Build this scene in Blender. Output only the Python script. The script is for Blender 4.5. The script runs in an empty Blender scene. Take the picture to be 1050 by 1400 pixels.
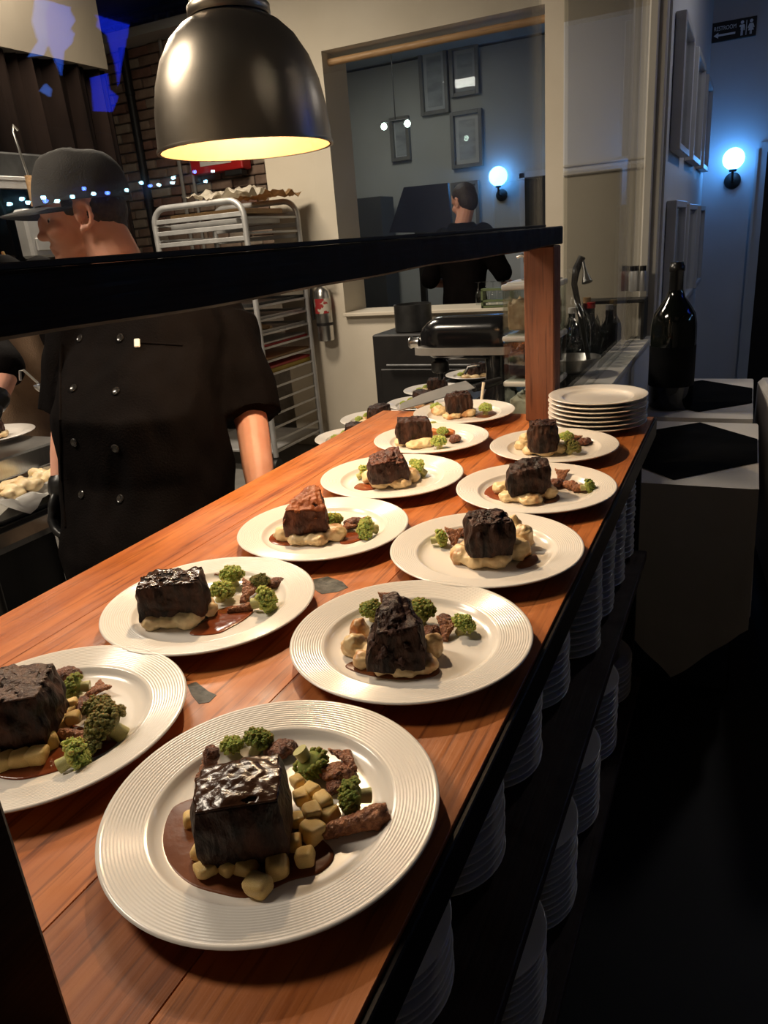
import bpy, bmesh, math, random
import numpy as np
from mathutils import Vector, Matrix, noise, Euler
from mathutils.bvhtree import BVHTree

# ------------------------------------------------------------------ camera
# world: X to the right across the pass counter, Y along the counter, Z up, metres
F_PX = 1011.0
PITCH, ROLL, YAW = math.radians(20.06), math.radians(-4.77), math.radians(26.69)
def _basis():
    cp, sp = math.cos(PITCH), math.sin(PITCH)
    fwd = np.array([0, cp, -sp]); up = np.array([0, sp, cp]); r = np.array([1., 0, 0])
    cr, sr = math.cos(ROLL), math.sin(ROLL)
    r2 = r*cr + up*sr; u2 = -r*sr + up*cr
    M = np.array([[math.cos(YAW), -math.sin(YAW), 0], [math.sin(YAW), math.cos(YAW), 0], [0, 0, 1.]])
    return M@r2, M@u2, M@fwd
RV, UV, WV = _basis()
CAM = np.array([0, 0, 1.4315])
scene = bpy.context.scene
col = scene.collection
cam_data = bpy.data.cameras.new('camera')
cam = bpy.data.objects.new('camera', cam_data); col.objects.link(cam)
mw = Matrix.Identity(4)
for i in range(3):
    mw[i][0] = RV[i]; mw[i][1] = UV[i]; mw[i][2] = -WV[i]; mw[i][3] = CAM[i]
cam.matrix_world = mw
cam_data.sensor_fit = 'HORIZONTAL'; cam_data.sensor_width = 36.0
cam_data.lens = 36.0*F_PX/1050.0
cam_data.clip_start = 0.02
scene.camera = cam
scene.view_settings.view_transform = 'Standard'
scene.view_settings.look = 'None'
scene.view_settings.gamma = 1.0
scene.view_settings.use_curve_mapping = False
scene.view_settings.exposure = 0.0

# pixel (1050 x 1400 frame) to a point on a plane of the place
def ray(x, y): return WV + (x-525)/F_PX*RV - (y-700)/F_PX*UV
def hit(x, y, ax, val):
    d = ray(x, y); return Vector(CAM + d*((val-CAM[ax])/d[ax]))
def at(x, y, depth): return Vector(CAM + ray(x, y)*depth)

# ------------------------------------------------------------------ world and large lights
world = bpy.data.worlds.new('world'); scene.world = world; world.use_nodes = True
bg = world.node_tree.nodes['Background']
bg.inputs[0].default_value = (0.55, 0.5, 0.45, 1); bg.inputs[1].default_value = 0.012

def lamp_light(name, kind, loc, energy, color, size=0.1, rot=(0, 0, 0), size_y=None, spot=None):
    l = bpy.data.lights.new(name, kind); l.energy = energy; l.color = color
    if kind == 'AREA':
        l.size = size
        if size_y: l.shape = 'RECTANGLE'; l.size_y = size_y
    else: l.shadow_soft_size = size
    if spot: l.spot_size = spot; l.spot_blend = 0.5
    o = bpy.data.objects.new(name, l); o.location = loc; o.rotation_euler = rot; col.objects.link(o)
    return o
# unseen fill lamps added over kitchen, dining side and hatch room (their housings are built below)
lamp_light('kitchen_fill_light', 'AREA', (-3.0, 3.0, 3.12), 95, (1.0, 0.86, 0.68), 1.1, (0, 0, 0), 0.5)
lamp_light('kitchen_fill_light', 'AREA', (-2.6, 0.5, 3.12), 80, (1.0, 0.86, 0.68), 1.1, (0, 0, 0), 0.5)
lamp_light('dining_fill_light', 'AREA', (0.75, -0.3, 2.74), 15, (0.97, 0.94, 1.0), 1.1, (0, 0, 0), 1.1)
lamp_light('dining_fill_light', 'AREA', (0.55, 4.15, 2.74), 9, (1.0, 0.96, 0.95), 0.4, (0, math.radians(25), 0), 0.4)
lamp_light('hatch_room_fill_light', 'AREA', (-2.9, 6.0, 2.98), 13, (0.95, 0.95, 0.85), 0.5, (0, 0, 0), 0.5)

# ------------------------------------------------------------------ materials
MATS = {}
def mat(name, color, rough=0.5, metal=0.0, color2=None, nscale=8.0, stretch=(1, 1, 1), bump=0.0, bscale=None,
        spec=0.5, coat=0.0, emit=None, emit_s=0.0, trans=0.0, ior=1.45, detail=4.0, rough2=None, sss=0.0, ramp=(0.35, 0.65), sheen=0.0, coat_rough=0.1):
    if name in MATS: return MATS[name]
    m = bpy.data.materials.new(name); m.use_nodes = True
    nt = m.node_tree; b = nt.nodes['Principled BSDF']
    b.inputs['Base Color'].default_value = (*color, 1); b.inputs['Roughness'].default_value = rough
    b.inputs['Metallic'].default_value = metal; b.inputs['Specular IOR Level'].default_value = spec
    b.inputs['Coat Weight'].default_value = coat; b.inputs['Coat Roughness'].default_value = coat_rough
    b.inputs['Transmission Weight'].default_value = trans
    b.inputs['IOR'].default_value = ior
    b.inputs['Sheen Weight'].default_value = sheen
    if sss: b.inputs['Subsurface Weight'].default_value = sss; b.inputs['Subsurface Scale'].default_value = 0.01
    if emit: b.inputs['Emission Color'].default_value = (*emit, 1); b.inputs['Emission Strength'].default_value = emit_s
    if color2 or bump or rough2 is not None:
        tc = nt.nodes.new('ShaderNodeTexCoord'); mp = nt.nodes.new('ShaderNodeMapping')
        mp.inputs['Scale'].default_value = stretch
        nt.links.new(tc.outputs['Object'], mp.inputs[0])
        n = nt.nodes.new('ShaderNodeTexNoise'); n.inputs['Scale'].default_value = nscale; n.inputs['Detail'].default_value = detail
        nt.links.new(mp.outputs[0], n.inputs['Vector'])
        if color2:
            r = nt.nodes.new('ShaderNodeValToRGB')
            r.color_ramp.elements[0].position = ramp[0]; r.color_ramp.elements[0].color = (*color, 1)
            r.color_ramp.elements[1].position = ramp[1]; r.color_ramp.elements[1].color = (*color2, 1)
            nt.links.new(n.outputs[0], r.inputs[0]); nt.links.new(r.outputs[0], b.inputs['Base Color'])
        if rough2 is not None:
            mr = nt.nodes.new('ShaderNodeMapRange'); mr.inputs[1].default_value = 0.3; mr.inputs[2].default_value = 0.7
            mr.inputs[3].default_value = rough; mr.inputs[4].default_value = rough2
            nt.links.new(n.outputs[0], mr.inputs[0]); nt.links.new(mr.outputs[0], b.inputs['Roughness'])
        if bump:
            n2 = n
            if bscale:
                n2 = nt.nodes.new('ShaderNodeTexNoise'); n2.inputs['Scale'].default_value = bscale; n2.inputs['Detail'].default_value = 5
                nt.links.new(mp.outputs[0], n2.inputs['Vector'])
            bp = nt.nodes.new('ShaderNodeBump'); bp.inputs['Strength'].default_value = bump; bp.inputs['Distance'].default_value = 0.004
            nt.links.new(n2.outputs[0], bp.inputs['Height']); nt.links.new(bp.outputs[0], b.inputs['Normal'])
    MATS[name] = m
    return m

M_ceramic = mat('white_glazed_ceramic', (0.72, 0.67, 0.615), 0.18, color2=(0.76, 0.71, 0.655), nscale=3, spec=0.5)
M_wallcream = mat('cream_painted_plaster', (0.60, 0.53, 0.42), 0.6, color2=(0.66, 0.59, 0.48), nscale=2.5, bump=0.15, bscale=60)
M_wallwhite = mat('white_painted_plaster', (0.62, 0.62, 0.64), 0.55, color2=(0.66, 0.66, 0.68), nscale=2.0, bump=0.1, bscale=70)
M_wallbeige = mat('beige_painted_plaster', (0.46, 0.41, 0.32), 0.55, color2=(0.50, 0.45, 0.35), nscale=2.0, bump=0.1, bscale=70)
M_trim = mat('grey_cream_trim_paint', (0.55, 0.52, 0.46), 0.4, color2=(0.6, 0.56, 0.5), nscale=6)
M_black = mat('black_painted_wood', (0.008, 0.007, 0.007), 0.5, color2=(0.014, 0.012, 0.011), nscale=10)
M_darkfloor = mat('dark_floor_paint', (0.010, 0.009, 0.009), 0.6, color2=(0.018, 0.016, 0.015), nscale=4)
M_steel = mat('brushed_stainless', (0.55, 0.54, 0.52), 0.28, 1.0, color2=(0.62, 0.61, 0.59), nscale=30, stretch=(1, 12, 1))
M_alu = mat('dull_aluminium', (0.46, 0.45, 0.44), 0.42, 0.55, color2=(0.54, 0.53, 0.52), nscale=12, rough2=0.5)
M_darksteel = mat('dark_steel', (0.05, 0.05, 0.05), 0.4, 0.8, color2=(0.08, 0.08, 0.08), nscale=12)
M_skin = mat('skin', (0.66, 0.31, 0.21), 0.5, color2=(0.74, 0.38, 0.27), nscale=14, sss=0.1)
M_blackcloth = mat('black_jacket_cloth', (0.0030, 0.0021, 0.0021), 0.85, color2=(0.0045, 0.0032, 0.0031), nscale=9, bump=0.4, bscale=220, spec=0.06)
M_cap = mat('charcoal_cap_cloth', (0.042, 0.038, 0.036), 0.85, color2=(0.054, 0.049, 0.046), nscale=9, bump=0.4, bscale=260, spec=0.3)
M_hair = mat('dark_brown_hair', (0.020, 0.013, 0.010), 0.6, color2=(0.045, 0.03, 0.022), nscale=80, bump=0.6, bscale=160)
M_apron = mat('tan_canvas', (0.20, 0.125, 0.075), 0.8, color2=(0.25, 0.16, 0.10), nscale=12, bump=0.4, bscale=200)
M_glove = mat('black_nitrile', (0.008, 0.008, 0.009), 0.35, color2=(0.012, 0.012, 0.013), nscale=20)
M_cloth = mat('white_tablecloth', (0.62, 0.57, 0.52), 0.85, color2=(0.66, 0.61, 0.56), nscale=5, bump=0.2, bscale=150)
M_bcloth = mat('black_table_runner', (0.003, 0.003, 0.0035), 0.9, color2=(0.005, 0.005, 0.0055), nscale=9, spec=0.03)
M_brass = mat('brass', (0.7, 0.5, 0.22), 0.3, 1.0, color2=(0.75, 0.55, 0.25), nscale=9)
M_red = mat('red_enamel', (0.42, 0.015, 0.015), 0.35, color2=(0.5, 0.02, 0.02), nscale=9)
M_whiteplastic = mat('white_plastic', (0.7, 0.68, 0.63), 0.4, color2=(0.74, 0.72, 0.67), nscale=9)

def wood_mat(name, c1, c2, c3, rough, coat=0.0, scale=9.0, axis=1, worn=True, spec=0.5):
    m = bpy.data.materials.new(name); m.use_nodes = True; nt = m.node_tree; b = nt.nodes['Principled BSDF']
    tc = nt.nodes.new('ShaderNodeTexCoord'); oi = nt.nodes.new('ShaderNodeObjectInfo')
    add = nt.nodes.new('ShaderNodeVectorMath'); add.operation = 'MULTIPLY_ADD'
    add.inputs[1].default_value = (1, 1, 1)
    cmb = nt.nodes.new('ShaderNodeCombineXYZ')
    for k in range(3):
        mm = nt.nodes.new('ShaderNodeMath'); mm.operation = 'MULTIPLY'; mm.inputs[1].default_value = 7.0+3*k
        nt.links.new(oi.outputs['Random'], mm.inputs[0]); nt.links.new(mm.outputs[0], cmb.inputs[k])
    nt.links.new(tc.outputs['Object'], add.inputs[0]); nt.links.new(cmb.outputs[0], add.inputs[2])
    mp = nt.nodes.new('ShaderNodeMapping'); s = [scale]*3; s[axis] = scale*0.07; mp.inputs['Scale'].default_value = s
    nt.links.new(add.outputs[0], mp.inputs[0])
    n = nt.nodes.new('ShaderNodeTexNoise'); n.inputs['Scale'].default_value = 3.0; n.inputs['Detail'].default_value = 8; n.inputs['Distortion'].default_value = 0.9
    nt.links.new(mp.outputs[0], n.inputs['Vector'])
    r = nt.nodes.new('ShaderNodeValToRGB'); e = r.color_ramp.elements
    e[0].position = 0.3; e[0].color = (*c1, 1); e[1].position = 0.72; e[1].color = (*c3, 1)
    x = e.new(0.5); x.color = (*c2, 1)
    nt.links.new(n.outputs[0], r.inputs[0])
    # fine dark pores
    mp2 = nt.nodes.new('ShaderNodeMapping'); s2 = [scale*9]*3; s2[axis] = scale*0.35; mp2.inputs['Scale'].default_value = s2
    nt.links.new(add.outputs[0], mp2.inputs[0])
    n2 = nt.nodes.new('ShaderNodeTexNoise'); n2.inputs['Scale'].default_value = 2.0; n2.inputs['Detail'].default_value = 3
    nt.links.new(mp2.outputs[0], n2.inputs['Vector'])
    r2 = nt.nodes.new('ShaderNodeValToRGB'); r2.color_ramp.elements[0].position = 0.30; r2.color_ramp.elements[0].color = (0.42, 0.36, 0.32, 1)
    r2.color_ramp.elements[1].position = 0.46; r2.color_ramp.elements[1].color = (1, 1, 1, 1)
    nt.links.new(n2.outputs[0], r2.inputs[0])
    mx = nt.nodes.new('ShaderNodeMixRGB'); mx.blend_type = 'MULTIPLY'; mx.inputs[0].default_value = 0.85
    nt.links.new(r.outputs[0], mx.inputs[1]); nt.links.new(r2.outputs[0], mx.inputs[2])
    # plank to plank tint
    hv = nt.nodes.new('ShaderNodeHueSaturation'); mr = nt.nodes.new('ShaderNodeMapRange')
    mr.inputs[3].default_value = 0.78; mr.inputs[4].default_value = 1.18
    nt.links.new(oi.outputs['Random'], mr.inputs[0]); nt.links.new(mr.outputs[0], hv.inputs['Value']); nt.links.new(mx.outputs[0], hv.inputs['Color'])
    nt.links.new(hv.outputs[0], b.inputs['Base Color'])
    n3 = nt.nodes.new('ShaderNodeTexNoise'); n3.inputs['Scale'].default_value = 14; n3.inputs['Detail'].default_value = 6
    nt.links.new(tc.outputs['Object'], n3.inputs['Vector'])
    rr = nt.nodes.new('ShaderNodeMapRange'); rr.inputs[1].default_value = 0.35; rr.inputs[2].default_value = 0.65
    rr.inputs[3].default_value = rough*0.8; rr.inputs[4].default_value = min(1, rough*1.5)
    nt.links.new(n3.outputs[0], rr.inputs[0]); nt.links.new(rr.outputs[0], b.inputs['Roughness'])
    bp = nt.nodes.new('ShaderNodeBump'); bp.inputs['Strength'].default_value = 0.25; bp.inputs['Distance'].default_value = 0.002
    ad = nt.nodes.new('ShaderNodeMath'); ad.operation = 'ADD'
    nt.links.new(n2.outputs[0], ad.inputs[0]); nt.links.new(n3.outputs[0], ad.inputs[1])
    nt.links.new(ad.outputs[0], bp.inputs['Height']); nt.links.new(bp.outputs[0], b.inputs['Normal'])
    b.inputs['Coat Weight'].default_value = coat; b.inputs['Coat Roughness'].default_value = 0.25
    b.inputs['Specular IOR Level'].default_value = spec
    MATS[name] = m
    return m
M_wood = wood_mat('worn_red_brown_plank', (0.29, 0.076, 0.017), (0.41, 0.124, 0.029), (0.50, 0.170, 0.046), 0.42, 0.05, spec=0.3)
M_post = wood_mat('red_brown_post_wood', (0.115, 0.038, 0.018), (0.165, 0.058, 0.027), (0.21, 0.078, 0.038), 0.5, 0.0, axis=2)
M_beam = wood_mat('near_black_varnished_wood', (0.010, 0.006, 0.005), (0.016, 0.009, 0.007), (0.024, 0.013, 0.010), 0.40, 0.0, spec=0.10)
M_shelfwood = wood_mat('dark_shelf_wood', (0.030, 0.013, 0.009), (0.045, 0.019, 0.012), (0.06, 0.026, 0.016), 0.5)
M_dowel = wood_mat('pale_dowel_wood', (0.42, 0.25, 0.12), (0.48, 0.29, 0.14), (0.54, 0.34, 0.17), 0.5, axis=0)

def glass_mat(name, tint=(1, 1, 1), base=0.04, gain=1.0):
    m = bpy.data.materials.new(name); m.use_nodes = True; nt = m.node_tree
    for n in list(nt.nodes):
        if n.type == 'BSDF_PRINCIPLED': nt.nodes.remove(n)
    out = [n for n in nt.nodes if n.type == 'OUTPUT_MATERIAL'][0]
    geo = nt.nodes.new('ShaderNodeNewGeometry'); dot = nt.nodes.new('ShaderNodeVectorMath'); dot.operation = 'DOT_PRODUCT'
    nt.links.new(geo.outputs['Incoming'], dot.inputs[0]); nt.links.new(geo.outputs['Normal'], dot.inputs[1])
    def mth(op, a, bv):
        n = nt.nodes.new('ShaderNodeMath'); n.operation = op
        for k, v in enumerate((a, bv)):
            if v is None: continue
            if isinstance(v, (int, float)): n.inputs[k].default_value = v
            else: nt.links.new(v, n.inputs[k])
        return n.outputs[0]
    ab = mth('ABSOLUTE', dot.outputs['Value'], None)
    p = mth('POWER', mth('SUBTRACT', 1.0, ab), 5.0)
    fac = mth('MINIMUM', mth('MULTIPLY', mth('ADD', mth('MULTIPLY', p, 1-base), base), gain), 1.0)
    tr = nt.nodes.new('ShaderNodeBsdfTransparent'); tr.inputs[0].default_value = (*tint, 1)
    gl = nt.nodes.new('ShaderNodeBsdfGlossy'); gl.inputs['Roughness'].default_value = 0.0
    mx = nt.nodes.new('ShaderNodeMixShader')
    nt.links.new(fac, mx.inputs[0]); nt.links.new(tr.outputs[0], mx.inputs[1]); nt.links.new(gl.outputs[0], mx.inputs[2])
    nt.links.new(mx.outputs[0], out.inputs['Surface'])
    MATS[name] = m
    return m
M_pane = glass_mat('clear_window_glass', (0.985, 0.99, 0.985))
M_jarglass = glass_mat('clear_jar_plastic', (0.86, 0.89, 0.88), 0.06)
M_greenglass = glass_mat('grey_green_glass', (0.55, 0.62, 0.58), 0.06)

# ------------------------------------------------------------------ builders
class MB:
    """collects shapes into one bmesh, then links them as one mesh object"""
    def __init__(s): s.bm = bmesh.new()
    def box(s, c, size, rz=0.0, bevel=0.0, seg=1, rot=None):
        r = bmesh.ops.create_cube(s.bm, size=1.0)
        vs = r['verts']
        bmesh.ops.scale(s.bm, vec=size, verts=vs)
        if bevel:
            es = list({e for v in vs for e in v.link_edges})
            b = bmesh.ops.bevel(s.bm, geom=es, offset=bevel, segments=seg, profile=0.5, affect='EDGES')
            vs = list({v for f in b['faces'] for v in f.verts} | {v for v in vs if v.is_valid})
        m = Matrix.Translation(c) @ ((rot.to_matrix() if isinstance(rot, Euler) else rot).to_4x4() if rot is not None else Matrix.Rotation(rz, 4, 'Z'))
        bmesh.ops.transform(s.bm, matrix=m, verts=vs)
        return s
    def loft(s, rings, closed=True, cap=True):
        """rings: list of lists of points, all of one length"""
        prev = None; first = None
        for ring in rings:
            vs = [s.bm.verts.new(p) for p in ring]
            if prev:
                n = len(vs)
                for i in range(n if closed else n-1):
                    j = (i+1) % n
                    try: s.bm.faces.new((prev[i], prev[j], vs[j], vs[i]))
                    except ValueError: pass
            else: first = vs
            prev = vs
        if cap:
            s.bm.faces.new(list(reversed(first))); s.bm.faces.new(prev)
        return s
    def lathe(s, prof, n=32, c=(0, 0, 0), cap=False, axis=None):
        rings = []
        for r, z in prof:
            rings.append([Vector((r*math.cos(2*math.pi*i/n), r*math.sin(2*math.pi*i/n), z)) for i in range(n)])
        m = Matrix.Translation(c)
        if axis is not None: m = m @ Vector((0, 0, 1)).rotation_difference(Vector(axis).normalized()).to_matrix().to_4x4()
        rings = [[m @ p for p in r] for r in rings]
        return s.loft(rings, True, cap)
    def tube(s, pts, rad, n=10, cap=True):
        pts = [Vector(p) for p in pts]
        if not isinstance(rad, (list, tuple)): rad = [rad]*len(pts)
        rings = []; u = None
        for i, p in enumerate(pts):
            t = (pts[min(i+1, len(pts)-1)] - pts[max(i-1, 0)]).normalized()
            if u is None:
                u = t.orthogonal().normalized()
            u = (u - t*u.dot(t)).normalized(); v = t.cross(u)
            rings.append([p + (u*math.cos(2*math.pi*k/n) + v*math.sin(2*math.pi*k/n))*rad[i] for k in range(n)])
        return s.loft(rings, True, cap)
    def ell(s, c, r, rot=None, sub=2):
        m = Matrix.Translation(c) @ (rot.to_4x4() if rot is not None else Matrix.Identity(4)) @ Matrix.Diagonal((*r, 1))
        bmesh.ops.create_icosphere(s.bm, subdivisions=sub, radius=1.0, matrix=m)
        return s
    def prism(s, pts, offset):
        """polygon (3D points) extruded by the vector offset"""
        a = [Vector(p) for p in pts]; o = Vector(offset)
        return s.loft([a, [p+o for p in a]], True, True)
    def raw(s, me):
        s.bm.from_mesh(me); return s
    def mesh(s, name='mesh', smooth=False, angle=None):
        bmesh.ops.recalc_face_normals(s.bm, faces=s.bm.faces)
        me = bpy.data.meshes.new(name); s.bm.to_mesh(me); s.bm.free()
        if smooth:
            me.polygons.foreach_set('use_smooth', [True]*len(me.polygons))
            if angle is not None and hasattr(me, 'set_sharp_from_angle'): me.set_sharp_from_angle(angle=math.radians(angle))
        return me
    def build(s, name, m, parent=None, smooth=False, angle=40, loc=None, world=True):
        return obj(name, s.mesh(name, smooth, angle), m, parent, loc, 0.0, world)

def obj(name, me, m, parent=None, loc=None, rz=0.0, world=False):
    if m is not None and not me.materials: me.materials.append(m)
    o = bpy.data.objects.new(name, me); col.objects.link(o)
    if loc is not None: o.location = loc
    if rz: o.rotation_euler = (0, 0, rz)
    if parent:
        o.parent = parent
        if world: o.matrix_parent_inverse = pmat(parent).inverted()
    return o
def pmat(o):
    m = Matrix.Translation(o.location) @ o.rotation_euler.to_matrix().to_4x4() @ Matrix.Diagonal((*o.scale, 1))
    return (pmat(o.parent) @ o.matrix_parent_inverse @ m) if o.parent else m
def tag(o, label, cat, group=None):
    o['label'] = label; o['category'] = cat
    if group: o['group'] = group
    return o
def thing(name, label, cat, loc=(0, 0, 0), rz=0.0, group=None):
    o = bpy.data.objects.new(name, None); o.empty_display_size = 0.05; col.objects.link(o)
    o.location = loc; o.rotation_euler = (0, 0, rz)
    return tag(o, label, cat, group)
def struct(o): o['kind'] = 'structure'; return o
def copy_tree(o, parent=None):
    c = o.copy(); col.objects.link(c); c.parent = parent
    for ch in list(o.children): copy_tree(ch, c)
    return c
def remesh(mb, voxel, smooth=2, name='mesh', fn=None):
    """voxel union of everything collected in mb, as one smooth mesh"""
    me = mb.mesh(name)
    o = bpy.data.objects.new('tmp', me); col.objects.link(o)
    md = o.modifiers.new('r', 'REMESH'); md.mode = 'VOXEL'; md.voxel_size = voxel; md.use_smooth_shade = True
    if smooth:
        sm = o.modifiers.new('s', 'SMOOTH'); sm.iterations = smooth; sm.factor = 0.5
    dg = bpy.context.evaluated_depsgraph_get()
    out = bpy.data.meshes.new_from_object(o.evaluated_get(dg)); out.name = name
    bpy.data.objects.remove(o); bpy.data.meshes.remove(me)
    if fn:
        n = len(out.vertices); co = np.empty(n*3, 'f'); no = np.empty(n*3, 'f')
        out.vertices.foreach_get('co', co); out.vertices.foreach_get('normal', no)
        new = [fn(Vector(a), Vector(b)) for a, b in zip(co.reshape(-1, 3).tolist(), no.reshape(-1, 3).tolist())]
        out.vertices.foreach_set('co', np.array(new, 'f').ravel()); out.update()
    out.polygons.foreach_set('use_smooth', [True]*len(out.polygons))
    out.materials.clear()
    return out
def nz(p, s, seed=0.0): return noise.noise(Vector(p)*s + Vector((seed, seed*1.7, -seed)))
def arc(c, r, a0, a1, n, ax1, ax2):
    c = Vector(c); ax1 = Vector(ax1); ax2 = Vector(ax2)
    return [c + ax1*(r*math.cos(a0+(a1-a0)*i/n)) + ax2*(r*math.sin(a0+(a1-a0)*i/n)) for i in range(n+1)]
# ------------------------------------------------------------------ the setting
CT = 0.95                      # counter top height
Y_END = 1.99                   # far end of the counter
Y_HATCH = 4.75                 # kitchen end wall
Y_BRICK = 5.35
Y_HALL = 6.2                   # wall with the globe lamp
X_PIC = -0.36                  # wall with the pictures
struct(MB().box((0.9, 2.5, -0.03), (3.6, 9.0, 0.06)).build('floor', M_darkfloor))
M_kfloor = mat('grey_kitchen_floor', (0.16, 0.15, 0.14), 0.4, color2=(0.22, 0.21, 0.19), nscale=5)
struct(MB().box((-3.15, 3.0, -0.03), (4.5, 10.0, 0.06)).build('floor', M_kfloor))
M_ceil = mat('dark_ceiling_paint', (0.03, 0.03, 0.033), 0.8, color2=(0.04, 0.04, 0.044), nscale=3)
struct(MB().box((1.1, 2.5, 2.80), (3.0, 9.0, 0.06)).build('ceiling', M_ceil))
struct(MB().box((-3.0, 2.5, 3.28), (5.2, 10.0, 0.06)).build('ceiling', M_ceil))
struct(MB().box((2.60, 2.5, 1.4), (0.08, 9.0, 2.8)).build('wall_right', mat('dark_dining_wall', (0.05, 0.047, 0.045), 0.7, color2=(0.06, 0.056, 0.053), nscale=3)))
# wall with the globe lamp and the doorway to its right
M_hall = mat('pale_grey_white_plaster', (0.50, 0.51, 0.54), 0.55, color2=(0.54, 0.55, 0.58), nscale=2.5, bump=0.08, bscale=70)
w = MB()
w.box(((-0.42+0.03)/2, Y_HALL+0.05, 1.4), (0.45, 0.1, 2.8))
w.box((0.5, Y_HALL+0.05, 2.3), (0.94, 0.1, 1.0)).box((1.76, Y_HALL+0.05, 1.4), (1.6, 0.1, 2.8))
struct(w.build('wall_back', M_hall))
d = struct(MB().box((0.50, Y_HALL+0.09, 0.90), (0.93, 0.05, 1.80)).build('door_1', M_black))
fr = MB().box((0.012, Y_HALL-0.012, 0.90), (0.055, 0.03, 1.80)).box((-0.022, Y_HALL-0.02, 0.91), (0.016, 0.045, 1.82))
fr.box((0.5, Y_HALL-0.012, 1.83), (1.03, 0.03, 0.06))
struct(fr.build('trim_1', mat('blue_white_door_trim', (0.45, 0.48, 0.52), 0.4, color2=(0.49, 0.52, 0.56), nscale=5)))
# wall that carries the pictures, in line with the glazed partition
struct(MB().box((X_PIC-0.03, (3.62+Y_HALL)/2, 1.4), (0.06, Y_HALL-3.62, 2.8)).build('wall_hallway', M_wallwhite))
struct(MB().box((X_PIC-0.045, 3.60, 1.4), (0.07, 0.05, 2.8), bevel=0.006).box((X_PIC-0.06, 3.565, 1.4), (0.035, 0.03, 2.8), bevel=0.005).build('trim_2', M_trim))
struct(MB().box((X_PIC+0.006, 4.9, 0.07), (0.012, 2.5, 0.14), bevel=0.003).build('baseboard_hallway', M_trim))
# low partition wall beyond the counter, with ledge and a pane above
struct(MB().box((-0.42, 2.80, 0.46), (0.07, 1.52, 0.92)).build('wall_partition', M_wallwhite))
struct(MB().box((-0.42, 2.80, 0.93), (0.095, 1.52, 0.022), bevel=0.004).build('trim_3', M_trim))
p = struct(MB().box((-0.44, 2.80, 1.87), (0.008, 1.50, 1.858)).build('window_1', M_pane))
# kitchen end wall with its hatch opening
HX0, HX1, HZ0, HZ1 = -2.56, -1.14, 0.955, 2.585
HX2 = -1.035
TH = 0.33
w = MB()
yc = Y_HATCH+TH/2
w.box(((-3.08+HX0)/2, yc, 1.64), (HX0+3.08, TH, 3.28))
w.box(((HX0+HX1)/2, yc, HZ0/2), (HX1-HX0, TH, HZ0)).box(((HX0+HX1)/2, yc, (HZ1+3.28)/2), (HX1-HX0, TH, 3.28-HZ1))
w.box(((HX1+HX2)/2, yc, 1.64), (HX2-HX1, TH, 3.28))
struct(w.build('wall_hatch', M_wallcream))
w = MB().box(((HX2-0.42)/2, yc, 0.85), (-0.42-HX2, TH, 1.70))
w.box(((HX2-0.42)/2, yc, 2.88), (-0.42-HX2, TH, 0.80))
struct(w.build('wall_corner', M_wallbeige))
struct(MB().box(((HX2-0.42)/2, yc, 2.09), (-0.42-HX2, TH, 0.78)).build('wall_upper_reflection_tone', M_wallwhite))  # white tone paints in the dining room's reflection in the pane
struct(MB().box(((HX2-0.42)/2, Y_HATCH-0.008, 1.715), (-0.42-HX2, 0.02, 0.028), bevel=0.006).box(((HX2-0.42)/2, Y_HATCH-0.006, 1.755), (-0.42-HX2, 0.012, 0.012), bevel=0.003).build('trim_4', M_trim))  # rail built in place of the moulding mirrored in the pane
struct(MB().box(((HX0+HX1)/2, Y_HATCH+0.13, HZ0+0.012), (HX1-HX0-0.004, 0.36, 0.024), bevel=0.004).build('trim_5', M_wallcream))
tag(MB().tube([(HX0, Y_HATCH+0.09, 2.535), (HX1, Y_HATCH+0.09, 2.535)], 0.021, 16).build('curtain_rod', M_dowel, smooth=True), 'pale round wooden rod across the top of the kitchen hatch', 'rod')
# brick end wall, bricks one by one
bw = struct(MB().box((-4.3, Y_BRICK+0.06, 1.64), (2.6, 0.1, 3.28)).build('wall_brick', mat('grey_brown_mortar', (0.24, 0.20, 0.16), 0.9, color2=(0.31, 0.26, 0.21), nscale=20, bump=0.5, bscale=90)))
BR = [mat('brick_%d' % i, c, 0.85, color2=c2, nscale=14, bump=0.8, bscale=50, detail=6) for i, (c, c2) in enumerate((
    ((0.17, 0.105, 0.075), (0.25, 0.17, 0.125)), ((0.21, 0.13, 0.095), (0.30, 0.22, 0.165)), ((0.14, 0.075, 0.055), (0.24, 0.125, 0.09)), ((0.24, 0.18, 0.14), (0.33, 0.27, 0.21))))]
rng = random.Random(4)
bmes = []
for i in range(4):
    m_ = MB().box((0, 0, 0), (0.200, 0.07, 0.062), bevel=0.006).mesh('brick')
    for v in m_.vertices: v.co += Vector((nz(v.co, 30, i)*0.006, nz(v.co, 30, i+5)*0.004, nz(v.co, 30, i+9)*0.005))
    m_.materials.append(BR[i]); bmes.append(m_)
row = 0; z = 1.22
while z < 3.26:
    x = -5.15 + (0.105 if row % 2 else 0)
    while x < -3.28:
        o = obj('brick', bmes[rng.randrange(4)], None, bw, world=True)
        o.location = (x, Y_BRICK+0.005+rng.uniform(-0.008, 0.006), z); o.rotation_euler = (0, rng.uniform(-0.02, 0.02), rng.uniform(-0.02, 0.02))
        x += 0.212
    z += 0.0735; row += 1
struct(MB().box((-5.45, 2.5, 1.64), (0.1, 10, 3.28)).build('wall_left', mat('brown_kitchen_wall', (0.12, 0.09, 0.07), 0.8, color2=(0.16, 0.12, 0.09), nscale=6)))
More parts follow.
